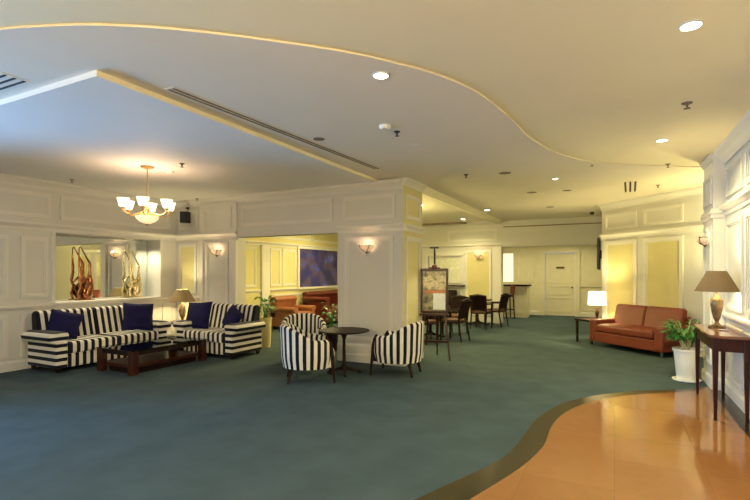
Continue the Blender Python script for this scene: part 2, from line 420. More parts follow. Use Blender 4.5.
# column front
panel(b, -4.05, -3.15, 0.36, 2.08, 0.05, 0.03); cornice(b, -4.2, -3.0, 2.25, 0.06)
panel(b, -4.08, -3.12, 2.36, 2.76)
trim(b)
b = MB(MC); base(b, XL, -6.45); base(b, -4.2, -3.0); b.extr([(0, 0.15), (0.02, 0.15), (0.02, 0.27), (0.008, 0.30), (0, 0.30)], -4.2, -3.0)
struct(b.build('baseboard_center', 'trim_paint'))
# column side faces x=-3 (faces +x): local x = world y
MS = fr((-3.0, 0), (0, 1), (1, 0))
b = MB(MS); cornice(b, YW, 7.70, 2.25, 0.06); crown(b, YW, 7.7, ZM, 0.9); panel(b, 6.95, 7.6, 0.36, 2.08, 0.05, 0.03); panel(b, 6.95, 7.6, 2.36, 2.76); trim(b)
b = MB(MS); b.box(YW+0.012, 0, 0.16, 7.70, 0.003, 2.9); trim(b, 'lamplit_yellow')  # warm light falling on the column side, put in as a yellow layer
b = MB(MS); base(b, YW, 7.7); struct(b.build('baseboard_column', 'trim_paint'))
# left wall of the back room
b = MB(ML)
b.box(7.1, 0, 0.16, 14, 0.004, 2.9); trim(b, 'lamplit_yellow')
MLb = fr((XL+0.004, 0), (0, 1), (1, 0)); b = MB(MLb)
cornice(b, 7.07, 14, 2.27); rail(b, 7.07, 14, 1.03); crown(b, 7.07, 14, ZM)
b.box(9.45, 0, 0, 9.75, 0.08, 2.2)
panel(b, 9.85, 10.28, 1.12, 2.14); panel(b, 10.38, 10.98, 1.12, 2.14); panel(b, 7.9, 9.3, 1.12, 2.14); panel(b, 9.9, 11.8, 0.2, 0.9); panel(b, 12, 13.8, 0.2, 0.9)
for a in (7.2, 9.8, 11.8): panel(b, a, a+1.9, 2.42, 2.8)
trim(b)
# dining wall (faces -y)
MD = fr((0, 14.0), (1, 0), (0, -1))
b = MB(MD); b.box(-4.02, 0, 0.2, -3.28, 0.006, 2.12); trim(b, 'lamplit_yellow')
b = MB(MD); cornice(b, XL, -2.95, 2.30, 0.08); crown(b, XL, -2.95, ZM)
panel(b, -4.05, -3.25, 0.18, 2.15, 0.05, 0.03); b.box(-3.2, 0, 0, -2.95, 0.1, 2.25)
b.box(-5.32, 0, 1.08, -5.24, 0.03, 2.06); b.box(-4.16, 0, 1.08, -4.08, 0.03, 2.06); b.box(-5.32, 0, 2.0, -4.08, 0.035, 2.07)
panel(b, -7.9, -5.45, 1.1, 2.1); panel(b, -7.9, -5.45, 0.2, 0.95); panel(b, -5.3, -4.15, 0.2, 0.95)
panel(b, -4.6, -3.1, 2.42, 2.78); trim(b)
b = MB(MD); base(b, XL, -2.95); struct(b.build('baseboard_dining', 'trim_paint'))
# header
b = MB(MD); b.box(-2.95, 0, 2.26, -0.25, 0.05, 2.80); b.box(-2.95, 0.0, 2.83, -0.25, 0.03, ZM); trim(b, 'wall_paint')
b = MB(MD); b.box(-2.9, 0.0, 2.80, -0.25, 0.045, 2.83); trim(b, 'slot_bronze')
# beam from column to pillar, beside the dining ceiling
b = MB(); b.extr([(-3.16, ZM), (-3.16, ZM-0.07), (-3.04, ZM-0.10), (-2.99, ZM-0.05), (-2.93, ZM)], 7.70, 14.0, axis='y'); trim(b, 'bead_paint')
b = MB(); b.box(-5.6, 13.70, ZM-0.06, -3.95, 13.80, ZM); trim(b, 'slot_bronze')

# right wall: faces -x, local x = world y
MR = fr((XR, 0), (0, 1), (-1, 0))
b = MB(MR)
for a0, a1 in ((6.35, 7.2), (5.1, 6.2), (3.6, 4.95), (2.1, 3.45), (0.3, 1.95)):
    panel(b, a0, a1, 1.05, 2.12); panel(b, a0, a1, 0.22, 0.86); panel(b, a0, a1, 2.42, 2.80)
cornice(b, YB, 7.3, 2.30, 0.08); rail(b, YB, 7.3, 0.97); crown(b, YB, 7.3, ZN, 1.2)
trim(b)
b = MB(MR); base(b, YB, 7.3); struct(b.build('baseboard_right', 'trim_paint'))
MP = fr((1.12, 0), (0, 1), (-1, 0))
b = MB(MP); cornice(b, 7.28, 8.0, 2.28, 0.03); crown(b, 7.27, 8.0, ZM, 0.5); panel(b, 7.38, 7.93, 0.3, 2.1, 0.04, 0.02); panel(b, 7.38, 7.93, 2.38, 2.76, 0.04, 0.02)
b.M = fr((0, 7.30), (1, 0), (0, -1)); cornice(b, 1.09, XR, 2.28, 0.03); crown(b, 1.10, XR, ZN, 0.5)
trim(b)
b = MB(MP); base(b, 7.3, 8.0); b.M = fr((0, 7.30), (1, 0), (0, -1)); base(b, 1.10, XR); struct(b.build('baseboard_pier', 'trim_paint'))
# angled wall
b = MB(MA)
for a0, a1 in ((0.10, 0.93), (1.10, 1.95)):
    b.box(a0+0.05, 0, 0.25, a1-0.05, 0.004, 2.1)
trim(b, 'lamplit_yellow')
b = MB(MA)
for a0, a1 in ((0.10, 0.93), (1.10, 1.95)):
    panel(b, a0, a1, 0.2, 2.17, 0.06, 0.03); panel(b, a0, a1, 2.42, 2.76)
cornice(b, 0, 2.4, 2.31, 0.07); crown(b, 0, 2.6, ZM, 1.0)
trim(b)
b = MB(MA); base(b, 0, 2.4); struct(b.build('baseboard_angled', 'trim_paint'))
# back wall
MK = fr((0, 17.2), (1, 0), (0, -1))
b = MB(MK)
b.box(-2.35, 0, 0, -2.15, 0.05, 2.25); b.box(-1.18, 0, 0, -1.03, 0.05, 2.25); b.box(-2.35, 0, 2.16, -1.03, 0.06, 2.30)
panel(b, -0.95, 0.1, 1.1, 2.1); panel(b, -0.95, 0.1, 0.2, 0.95); rail(b, -1.03, 0.1, 1.02)
panel(b, -4.0, -3.2, 1.15, 2.2); panel(b, -3.1, -2.45, 1.15, 2.2); cornice(b, -4.2, -0.05, 2.42)
trim(b, 'door_paint')
b = MB(MK); base(b, -4.0, -2.35); base(b, -1.03, -0.05); struct(b.build('baseboard_back', 'trim_paint'))

# far door
d = struct(MB().box(-2.14, 17.22, 0.01, -1.19, 17.27, 2.15).build('door_1', 'door_paint'))
b = MB(fr((0, 17.22), (1, 0), (0, -1)))
for z0, z1 in ((0.12, 0.62), (0.72, 1.02)): panel(b, -2.04, -1.29, z0, z1, 0.03, 0.015)
panel(b, -2.04, -1.29, 1.12, 2.05, 0.03, 0.015)
b.build('door_moulding', 'door_paint', d)
b = MB(); b.tube([(-1.27, 17.22, 0.98), (-1.27, 17.17, 0.98)], 0.012); b.lathe([(0, -0.03), (0.026, -0.018), (0.03, 0), (0.026, 0.018), (0, 0.03)], 12, cx=-1.27, cy=17.16, cz=0.98)
b.build('door_handle', 'brass_dark', d, smooth=True)
MB().box(-1.78, 17.195, 1.62, -1.52, 17.2048, 1.68).build('door_plaque', 'brass_dark', d)

# window in the left wall, beside the camera (source of the blue daylight)
w = struct(MB().box(-8.5, -1.6, 0.55, -8.42, -1.52, 2.6).box(-8.5, 2.62, 0.55, -8.42, 2.7, 2.6).box(-8.5, -1.6, 0.55, -8.42, 2.7, 0.63).box(-8.5, -1.6, 2.52, -8.42, 2.7, 2.6)
     .box(-8.49, -0.2, 0.6, -8.43, -0.14, 2.55).box(-8.49, 1.24, 0.6, -8.43, 1.3, 2.55).build('window_1', 'trim_paint'))
MB().box(-8.465, -1.55, 0.6, -8.455, 2.65, 2.55).build('window_pane', 'pane_glass', w)

# ------------------------------------------------------------------ striped sofas
def pillow(parent_label, loc, rot, size=0.48, thick=0.17):
    b = MB(); n = 12; top = {}; bot = {}
    for i in range(n+1):
        for j in range(n+1):
            u = -1 + 2*i/n; v = -1 + 2*j/n
            pin = 1 - 0.06*(1-abs(u))*(abs(v)**3) - 0.06*(1-abs(v))*(abs(u)**3)
            h = thick/2 * ((1-u**4)*(1-v**4))**0.6
            x = u*size/2*pin; z = v*size/2*pin
            top[i, j] = b._v((x, h, z))
            edge = i in (0, n) or j in (0, n)
            bot[i, j] = top[i, j] if edge else b._v((x, -h, z))
    for i in range(n):
        for j in range(n):
            b.bm.faces.new((top[i,j], top[i+1,j], top[i+1,j+1], top[i,j+1]))
            q = (bot[i,j], bot[i,j+1], bot[i+1,j+1], bot[i+1,j])
            if len(set(q)) == 4:
                try: b.bm.faces.new(q)
                except Exception: pass
    o = b.build('throw_pillow', 'navy_velvet', smooth=True)
    o.location = loc; o.rotation_euler = rot
    tag(o, parent_label, 'cushion', 'navy throw cushions on the striped sofas')
    return o

def striped_sofa(name, label, loc, rz, L, D, nseat=2):
    t = thing(name, label, 'sofa', loc, rz)
    h = L/2; aw = 0.20
    b = MB().box(-h+0.08, -D/2+0.04, 0.07, h-0.08, D/2, 0.27); b.build('base_frame', 'stripe_x', t, bevel=0.015)
    iw = (L-2*aw)/nseat
    for k in range(nseat):
        x0 = -h+aw+k*iw
        o = MB().box(x0+0.004, -D/2+0.005, 0.27, x0+iw-0.004, D/2-0.22, 0.45).build('seat_cushion', 'stripe_x', t, bevel=0.045, seg=4)
        b = MB().extr([(D/2-0.27, 0.43), (D/2-0.03, 0.43), (D/2-0.0, 0.86), (D/2-0.07, 0.90), (D/2-0.16, 0.88)], x0+0.004-(0.1 if k == 0 else 0), x0+iw-0.004+(0.1 if k == nseat-1 else 0))
        b.build('back_cushion', 'stripe_x', t, bevel=0.035, seg=4)
    for s in (-1, 1):
        def X(x): return s*x
        prof = [(X(h-aw), 0.07), (X(h-0.03), 0.07), (X(h-0.03), 0.44), (X(h+0.05), 0.47), (X(h+0.07), 0.53), (X(h+0.05), 0.585), (X(h-0.04), 0.61), (X(h-aw+0.02), 0.605), (X(h-aw-0.02), 0.57), (X(h-aw-0.02), 0.52), (X(h-aw), 0.49)]
        MB().extr(prof, -D/2+0.02, D/2-0.06, axis='y').build('armrest', 'stripe_z', t, bevel=0.02, seg=3)
    for sx in (-1, 1):
        for sy in (-1, 1):
            MB().taper(sx*(h-0.1), sy*(D/2-0.1), 0.0, 0.07, 0.02, 0.03).build('foot', 'dark_wood', t)
    return t
striped_sofa('striped_sofa', 'long navy and cream striped sofa below the recessed mirror', (-7.68, 4.97, 0), PI/2, 1.98, 0.84)
striped_sofa('striped_loveseat', 'shorter navy and cream striped sofa below the left wall sconce', (-6.46, 6.405, 0), 0, 1.42, 0.84)
R = math.radians
pillow('navy cushion leaning in the near arm corner of the long striped sofa', (-7.70, 4.36, 0.67), (R(-18), R(14), R(60)), 0.44)
pillow('navy cushion propped at the far end of the long striped sofa', (-7.58, 5.56, 0.70), (R(-18), R(4), R(62)), 0.50)
pillow('navy cushion at the lamp end of the shorter striped sofa', (-6.93, 6.33, 0.69), (R(-20), R(-3), R(12)), 0.52)
pillow('navy cushion turned on its corner at the plant end of the shorter striped sofa', (-6.12, 6.36, 0.66), (R(-22), R(22), R(-22)), 0.42)

# coffee table
t = thing('coffee_table', 'low dark wood coffee table with a glass top between the striped sofas', 'coffee table', (-6.58, 5.12, 0))
hx, hy = 0.36, 0.64
for sx in (-1, 1):
    for sy in (-1, 1):
        MB().box(sx*hx-0.05, sy*hy-0.05, 0, sx*hx+0.05, sy*hy+0.05, 0.35).build('leg', 'red_wood', t, bevel=0.006)
b = MB()
b.box(-hx+0.05, -hy-0.035, 0.28, hx-0.05, -hy+0.035, 0.35); b.box(-hx+0.05, hy-0.035, 0.28, hx-0.05, hy+0.035, 0.35)
b.box(-hx-0.035, -hy+0.05, 0.28, -hx+0.035, hy-0.05, 0.35); b.box(hx-0.035, -hy+0.05, 0.28, hx+0.035, hy-0.05, 0.35)
b.build('top_frame', 'dark_wood', t, bevel=0.004)
MB().box(-hx-0.06, -hy-0.06, 0.352, hx+0.06, hy+0.06, 0.364).build('glass_top', 'table_glass', t, bevel=0.003)
MB().box(-hx+0.02, -hy+0.02, 0.09, hx-0.02, hy-0.02, 0.14).build('shelf', 'red_wood', t, bevel=0.01)
MB().box(-hx+0.07, -hy+0.07, 0.0, hx-0.07, hy-0.07, 0.09).build('plinth', 'dark_wood', t)

# corner lamp table and lamp
t = thing('lamp_table', 'small dark wood table in the corner between the striped sofas', 'side table', (-7.62, 6.50, 0))
MB().box(-0.25, -0.25, 0.50, 0.25, 0.25, 0.53).build('tabletop', 'red_wood', t, bevel=0.006)
for sx in (-1, 1):
    for sy in (-1, 1): MB().taper(sx*0.20, sy*0.20, 0, 0.50, 0.016, 0.022).build('leg', 'red_wood', t)
def table_lamp(name, label, loc, base_prof, r0, r1, z0, z1, shade, basem, energy, col, rz=0, bulb_z=None, foot=None):
    t = thing(name, label, 'lamp', loc, rz)
    MB().lathe(base_prof, 28).build('lamp_base', basem, t, smooth=True)
    if foot: MB().lathe(foot, 28).build('foot', 'brass_dark', t, smooth=True)
    zt = base_prof[-1][1]
    MB().tube([(0, 0, zt-0.01), (0, 0, z1-0.02)], 0.006).build('stem', 'brass_dark', t)
    th = 0.004
    b = MB(); seg = 40
    rings = [[b._v((r*math.cos(2*PI*i/seg), r*math.sin(2*PI*i/seg), z)) for i in range(seg)] for r, z in ((r0, z0), (r1, z1), (r1-th, z1), (r0-th, z0))]
    for k in range(4):
        A, B = rings[k], rings[(k+1) % 4]
        for i in range(seg): b.bm.faces.new((A[i], A[(i+1)%seg], B[(i+1)%seg], B[i]))
    b.build('lamp_shade', shade, t, smooth=True)
    bz = bulb_z or (z0+z1)/2
    MB().lathe([(0, -0.035), (0.022, -0.02), (0.028, 0.005), (0.02, 0.03), (0, 0.04)], 12, cz=bz).build('light_bulb', 'bulb', t, smooth=True)
    light('lamp_light', 'POINT', (0, 0, bz+0.0), energy, col, t, 0.05)
    return t
table_lamp('table_lamp', 'small table lamp with a tan cone shade in the corner between the striped sofas', (-7.55, 6.50, 0.53),
    [(0.07, 0), (0.075, 0.015), (0.03, 0.03), (0.02, 0.05), (0.05, 0.11), (0.07, 0.20), (0.055, 0.29), (0.02, 0.34), (0.012, 0.40)], 0.245, 0.11, 0.39, 0.63, 'tan_shade', 'lamp_bronze', 42, (1, 0.82, 0.42))

# statues on the ledge
def statue(label, loc, m, s):
    b = MB()
    b.box(-0.06, -0.14, 0, 0.06, 0.14, 0.02)
    def P(*p): return [(x, y, z) for y, z, x in p]
    # long loop: from the hip up to the apex, then down to the shoulder
    b.tube(P((-0.10,0.02,0),(-0.12,0.14,0.01),(-0.08,0.25,0.02),(-0.11,0.36,0.02),(-0.09,0.50,0.01),(-0.11,0.62,0),(-0.11,0.80,0),(-0.10,0.93,0),(-0.08,0.95,0),(-0.03,0.86,0),(0.03,0.75,0),(0.08,0.67,0)), [0.02,0.026,0.022,0.026,0.028,0.016,0.012,0.010,0.010,0.011,0.014,0.02], 10)
    b.tube(P((0.03,0.02,0),(0.05,0.10,0),(0.07,0.22,0),(0.085,0.34,0),(0.08,0.44,0),(0.085,0.54,0),(0.085,0.64,0),(0.085,0.69,0)), [0.055,0.078,0.075,0.055,0.032,0.02,0.024,0.01], 14)
    b.tube(P((0.09,0.46,0.02),(0.02,0.40,0.05),(-0.06,0.32,0.05),(-0.10,0.30,0.02)), [0.02,0.02,0.018,0.014], 8)
    b.tube(P((0.06,0.30,0.03),(-0.02,0.22,0.05),(-0.05,0.12,0.05),(0.0,0.03,0.03)), [0.035,0.032,0.024,0.02], 8)
    b.tube(P((-0.08,0.28,0.0),(-0.02,0.16,0.03),(0.0,0.04,0.04)), [0.02,0.024,0.02], 8)
    b.tube(P((-0.11,0.80,0.0),(-0.07,0.62,0.02),(-0.08,0.48,0.02)), [0.009,0.013,0.018], 8)
    o = b.build('abstract_statue', m, smooth=True); o.location = loc; o.scale = (s, s, s)
    tag(o, label, 'statue', 'abstract metal figures on the mirror ledge')
statue('copper bronze abstract figure, darker one nearer the camera on the mirror ledge', (-8.41, 5.12, 1.0), 'bronze', 1.0)
statue('pale gold abstract figure at the far end of the mirror ledge', (-8.41, 6.10, 1.0), 'pale_gold', 0.97)

# ------------------------------------------------------------------ tub chairs and round table
def tub_chair(label, loc, rz):
    t = thing('tub_chair', label, 'armchair', loc, rz, 'striped tub chairs around the round table')
    # back points to +y, front opens to -y
    seg = 36; a0, a1 = math.radians(-48), math.radians(228)
    b = MB(); rings = []
    for i in range(seg+1):
        a = a0 + (a1-a0)*i/seg
        s = math.sin(a)      # 1 at back
        k = max(0.0, (s+0.30)/1.30); k = k*k*(3-2*k)
        zt = 0.585 + 0.20*k
        ro, ri = 0.375, 0.295
        fl = 1.0 + 0.05*k
        ca, sa = math.cos(a), math.sin(a)
        prof = [(ro*0.93, 0.20), (ro, 0.34), (ro*fl, zt-0.03), (ro*fl-0.02, zt-0.006), (ro*fl-0.04, zt), (ri*fl+0.015, zt-0.01), (ri*fl, zt-0.035), (ri, 0.36), (ri, 0.22)]
        rings.append([b._v((r*ca, r*sa, z)) for r, z in prof])
    n = len(rings[0])
    for A, B in zip(rings, rings[1:]):
        for k in range(n): b.bm.faces.new((A[k], A[(k+1)%n], B[(k+1)%n], B[k]))
    b.bm.faces.new(rings[0]); b.bm.faces.new(rings[-1][::-1])
    b.build('backrest', 'stripe_ang', t, smooth=True)
    # seat: rounded D shape
    poly = [(0.285*math.cos(a), 0.285*math.sin(a)) for a in [math.radians(q) for q in range(-20, 201, 10)]] + [(-0.25, -0.30), (-0.20, -0.34), (0.20, -0.34), (0.25, -0.30)]
    MB().prism(poly, 0.33, 0.46).build('seat_cushion', 'stripe_seat', t, bevel=0.035, seg=3)
    MB().prism([(x*0.98, y*0.98) for x, y in poly], 0.20, 0.33).build('seat_base', 'stripe_seat', t, bevel=0.01)
    for s in (-1, 1):
        b = MB(); b.tube([(s*0.262, -0.335, 0.0), (s*0.255, -0.315, 0.2), (s*0.25, -0.30, 0.42), (s*0.245, -0.275, 0.53), (s*0.25, -0.24, 0.59)], [0.015, 0.022, 0.024, 0.024, 0.02], 8)
        b.build('leg', 'dark_wood', t, smooth=True)
        MB().taper(s*0.20, 0.235, 0, 0.21, 0.014, 0.024, dx=s*0.03, dy=0.05).build('leg', 'dark_wood', t)
    return t
c0 = tub_chair('striped tub chair left of the round table with its back to the camera', (-3.80, 5.42, 0), R(128))
dup(c0, (-4.60, 6.42, 0), R(38), 'striped tub chair behind the round table showing its arched inner back')
dup(c0, (-2.86, 6.36, 0), R(-84), 'striped tub chair right of the round table in front of the column')
t = thing('round_table', 'small round dark wood pedestal table among the striped tub chairs', 'table', (-3.56, 5.98, 0))
MB().lathe([(0, 0.615), (0.34, 0.618), (0.375, 0.63), (0.38, 0.637), (0.375, 0.645), (0, 0.645)], 48).build('tabletop', 'dark_wood', t, smooth=True)
MB().lathe([(0.035, 0.05), (0.045, 0.10), (0.026, 0.16), (0.022, 0.50), (0.04, 0.56), (0.10, 0.615)], 20).build('pedestal', 'dark_wood', t, smooth=True)
for k in range(4):
    a = k*PI/2 + 0.6
    b = MB(); b.tube([(0.02*math.cos(a), 0.02*math.sin(a), 0.09), (0.14*math.cos(a), 0.14*math.sin(a), 0.06), (0.25*math.cos(a), 0.25*math.sin(a), 0.018)], [0.026, 0.022, 0.016], 8)
    b.build('foot', 'dark_wood', t, smooth=True)

# ------------------------------------------------------------------ sconces
def sconce(label, loc, rz):
    t = thing('wall_sconce', label, 'wall light', loc, rz, 'half bowl wall sconces')
    # local: wall plane y=0, projects to -y
    b = MB(); prof = [(0.0, -0.09), (0.05, -0.078), (0.10, -0.045), (0.135, -0.005), (0.15, 0.045), (0.146, 0.045), (0.13, 0.0), (0.095, -0.038), (0.045, -0.07), (0.0, -0.082)]
    b.lathe(prof, 24, PI, 2*PI); b.build('bowl', 'sconce_glass', t, smooth=True)
    b = MB(); b.box(-0.03, -0.02, -0.10, 0.03, 0, -0.02)
    b.lathe([(0, -0.03), (0.012, -0.02), (0.016, 0), (0.01, 0.015), (0, 0.02)], 10, cz=-0.105, cy=-0.025); b.build('bracket', 'brass_dark', t, smooth=True)
    for s in (-1, 1):
        b = MB()
        b.tube([(0, -0.03, -0.10), (s*0.05, -0.09, -0.06), (s*0.09, -0.115, -0.01), (s*0.115, -0.105, 0.045), (s*0.10, -0.12, 0.062)], 0.0065, 6)
        b.tube([(s*0.15, -0.01, 0.035), (s*0.125, -0.075, 0.04), (s*0.09, -0.118, 0.03)], 0.007, 6)
        b.build('scroll', 'brass_dark', t, smooth=True)
    t.scale = (0.86, 0.86, 0.80)
    light('sconce_light', 'POINT', (0, -0.08, 0.05), 0.9, (1, 0.66, 0.40), t, 0.03)
    return t
s0 = sconce('half bowl wall sconce on the panel above the shorter striped sofa', (-6.95, 6.818, 1.90), 0)
dup(s0, (-3.62, 6.818, 1.90), 0, 'half bowl wall sconce on the front of the white column')
dup(s0, (-3.63, 13.97, 1.98), 0, 'distant half bowl wall sconce on the yellow panel beyond the dining tables')
dup(s0, (1.10, 7.60, 1.93), R(-90), 'half bowl wall sconce on the pier at the right above the potted palm')

# ------------------------------------------------------------------ chandelier
def chandelier(label, loc, e, col=(1, 0.72, 0.42), drop=0.0):
    t = thing('chandelier', label, 'chandelier', loc)
    MB().lathe([(0, 0), (0.09, 0), (0.085, -0.02), (0.03, -0.035), (0.0, -0.04)], 24).build('canopy', 'antique_gold', t, smooth=True)
    MB().tube([(0, 0, -0.03), (0, 0, -0.40-drop)], 0.008).build('rod', 'antique_gold', t)
    MB().lathe([(0.008, -0.39), (0.03, -0.40), (0.02, -0.43), (0.018, -0.50), (0.035, -0.54), (0.02, -0.58), (0.06, -0.60), (0.11, -0.61), (0.10, -0.625), (0.02, -0.63)], 20).build('stem_body', 'antique_gold', t, smooth=True)
    for k in range(6):
        a = k*PI/3 + 0.223; ca, sa = math.cos(a), math.sin(a)
        pts = [(0.03, -0.56), (0.10, -0.60), (0.19, -0.63), (0.27, -0.615), (0.315, -0.57), (0.31, -0.55)]
        arm = MB().tube([(r*ca, r*sa, z) for r, z in pts], 0.008, 6).build('arm', 'antique_gold', t, smooth=True)
        MB().lathe([(0, -0.565), (0.022, -0.56), (0.03, -0.54), (0.02, -0.535)], 14, cx=0.31*ca, cy=0.31*sa).build('cup_holder', 'antique_gold', arm, smooth=True)
        MB().lathe([(0.03, -0.54), (0.05, -0.525), (0.062, -0.47), (0.078, -0.42), (0.073, -0.42), (0.057, -0.47), (0.046, -0.52), (0.0, -0.53)], 18, cx=0.31*ca, cy=0.31*sa).build('glass_shade', 'lit_glass', arm, smooth=True)
    MB().lathe([(0, -0.74), (0.05, -0.732), (0.10, -0.708), (0.138, -0.672), (0.15, -0.635), (0.144, -0.635), (0.13, -0.668), (0.095, -0.70), (0.0, -0.73)], 28).build('bowl', 'lit_bowl', t, smooth=True)
    MB().lathe([(0, -0.775), (0.012, -0.765), (0.015, -0.75), (0.03, -0.742), (0, -0.735)], 12).build('finial', 'antique_gold', t, smooth=True)
    light('chandelier_light', 'POINT', (0, 0, -0.46), e, col, t, 0.12)
    if drop:
        for k in kids(t):
            if not (k.name.startswith('canopy') or k.name.startswith('rod')): k.location.z -= drop
    return t
chandelier('brass chandelier with six lit glass cups over the striped sofas', (-5.74, 4.35, ZS), 20, (1, 0.66, 0.44), 0.05)

# ------------------------------------------------------------------ speaker
t = thing('wall_speaker', 'small black loudspeaker high in the corner beside the chandelier', 'speaker', (-7.77, 6.80, 2.62), R(20))
MB().box(-0.08, -0.14, -0.13, 0.08, 0.0, 0.10).build('cabinet', 'black_plastic', t, bevel=0.01)
MB().box(-0.07, -0.146, -0.115, 0.07, -0.14, 0.085).build('grille', 'slot_dark', t)
b = MB(); b.tube([(0, 0, 0.04), (0, 0.05, 0.13), (0, 0.03, 0.18)], 0.012, 6); b.box(-0.03, 0.0, 0.17, 0.03, 0.06, 0.2); b.build('bracket', 'black_metal', t)

# ------------------------------------------------------------------ easel board with picture light
t = thing('menu_easel', 'dark wood easel holding a framed notice board under a small black lamp', 'easel', (-2.74, 7.62, 0), R(14))
for s in (-1, 1):
    MB().tube([(s*0.26, -0.05, 0.0), (s*0.16, 0.02, 0.9), (s*0.10, 0.05, 1.5)], [0.018, 0.018, 0.014], 6).build('leg', 'red_wood', t)
MB().tube([(0, 0.48, 0.0), (0, 0.06, 1.52)], 0.016, 6).build('leg', 'red_wood', t)
MB().box(-0.235, -0.045, 0.30, 0.235, -0.015, 0.335).build('crossbar', 'red_wood', t)
MB().box(-0.25, -0.08, 0.76, 0.25, 0.0, 0.79).build('ledge', 'red_wood', t)
b = MB(); z0, z1 = 0.80, 1.56
b.box(-0.235, -0.06, z0, -0.20, -0.02, z1); b.box(0.20, -0.06, z0, 0.235, -0.02, z1); b.box(-0.20, -0.06, z0, 0.20, -0.02, z0+0.04); b.box(-0.20, -0.06, z1-0.04, 0.20, -0.02, z1)
b.prism([(-0.1, -0.06), (0.1, -0.06), (0.1, -0.02), (-0.1, -0.02)], z1, z1+0.02)
b.lathe([(0, -0.03), (0.05, -0.03), (0.05, 0.0), (0.04, 0.035), (0, 0.05)], 16, cy=-0.04, cz=z1+0.02)
b.build('board_frame', 'red_wood', t, bevel=0.004)
bd = MB().box(-0.20, -0.032, z0+0.04, 0.20, -0.022, z1-0.04).build('board', 'photo_dark', t)
MB().box(-0.19, -0.036, 1.20, 0.195, -0.032, 1.51).build('garden_picture', 'photo_garden', bd)
MB().box(-0.19, -0.037, 1.145, 0.195, -0.032, 1.185).build('orange_band', 'orange_strip', bd)
MB().box(-0.02, -0.039, 0.86, 0.185, -0.033, 1.14).build('paper_notice', 'print_pale', bd)
b = MB(); b.tube([(0, 0.0, 1.56), (0, 0.02, 1.80), (0, -0.01, 1.90)], [0.014, 0.017, 0.012], 8); b.box(-0.075, -0.07, 1.90, 0.075, 0.03, 1.925); b.build('picture_light', 'black_metal', t)
light('picture_lamp', 'SPOT', (0, -0.16, 1.88), 16, (1, 0.85, 0.55), t, 0.03, rot=(R(-12), 0, 0), spot=R(80))

# ------------------------------------------------------------------ dining chairs/tables
def dining_chair(label, loc, rz):
    t = thing('dining_chair', label, 'chair', loc, rz, 'dark wood dining armchairs')
    MB().prism([(-0.24, -0.24), (0.24, -0.24), (0.21, 0.21), (-0.21, 0.21)], 0.40, 0.43).build('seat_frame', 'dark_wood', t, bevel=0.006)
    MB().prism([(-0.22, -0.22), (0.22, -0.22), (0.19, 0.19), (-0.19, 0.19)], 0.43, 0.48).build('seat', 'seat_pale', t, bevel=0.015)
    for s in (-1, 1):
        MB().taper(s*0.215, -0.215, 0, 0.64, 0.014, 0.020).build('leg', 'dark_wood', t)
        MB().tube([(s*0.20, 0.27, 0.0), (s*0.20, 0.20, 0.40), (s*0.205, 0.22, 0.62), (s*0.215, 0.29, 0.88)], [0.017, 0.022, 0.020, 0.018], 6).build('back_leg', 'dark_wood', t, smooth=True)
        MB().tube([(s*0.215, -0.24, 0.645), (s*0.245, -0.05, 0.655), (s*0.225, 0.21, 0.66)], 0.018, 6).build('armrest', 'dark_wood', t, smooth=True)
    b = MB(); b.tube([(-0.225, 0.285, 0.87), (0, 0.315, 0.90), (0.225, 0.285, 0.87)], [0.026, 0.032, 0.026], 6)
    b.tube([(-0.20, 0.20, 0.50), (0, 0.215, 0.51), (0.20, 0.20, 0.50)], 0.016, 6)
    for k in range(-5, 6):
        x = k*0.037; b.tube([(x, 0.208, 0.50), (x, 0.24, 0.66), (x*1.05, 0.298, 0.88)], 0.0195, 4)
    b.build('backrest', 'dark_wood', t)
    return t
d0 = dining_chair('dark wood dining armchair nearest behind the notice board easel, facing away', (-3.60, 9.35, 0), R(172))
def W(x, y, rz, label): return dup(d0, (x, y, 0), R(rz), label)
W(-3.12, 9.95, -100, 'dark wood dining armchair right of the front dining table, standing sideways')
W(-4.45, 9.9, 80, 'dark wood dining armchair left of the front dining table')
W(-3.42, 10.95, -8, 'dark wood dining armchair on the far side of the front dining table')
W(-3.14, 12.35, 176, 'dark backed dining armchair with its back to the camera at the far table')
W(-2.93, 13.12, -105, 'dark wood dining armchair closest to the pillar at the far table')
W(-4.3, 12.9, 75, 'dark wood dining armchair left of the far dining table')
def dining_table(label, loc, r, cloth):
    t = thing('dining_table', label, 'table', loc, 0, 'round dining tables')
    MB().lathe([(0, 0.70), (r-0.04, 0.70), (r, 0.72), (r, 0.74), (0, 0.745)], 40).build('tabletop', 'red_wood', t, smooth=True)
    MB().lathe([(0.05, 0.06), (0.06, 0.12), (0.035, 0.2), (0.035, 0.6), (0.09, 0.70)], 16).build('pedestal', 'dark_wood', t, smooth=True)
    for k in range(4):
        a = k*PI/2 + 0.4
        MB().tube([(0.03*math.cos(a), 0.03*math.sin(a), 0.10), (0.2*math.cos(a), 0.2*math.sin(a), 0.05), (0.32*math.cos(a), 0.32*math.sin(a), 0.018)], [0.03, 0.025, 0.017], 8).build('foot', 'dark_wood', t)
dining_table('round dark dining table just behind the notice board easel', (-3.75, 10.15, 0), 0.42, True)
dining_table('round dark dining table farther back before the yellow wall panel', (-3.42, 13.05, 0), 0.40, False)
o = MB().lathe([(0, 0.0), (0.10, 0.0), (0.14, 0.02), (0.145, 0.025), (0.10, 0.008), (0, 0.008)], 28).build('plate', 'white_ceramic', smooth=True); o.location = (-3.72, 10.0, 0.746)
tag(o, 'white plate on the front dining table behind the easel', 'plate')

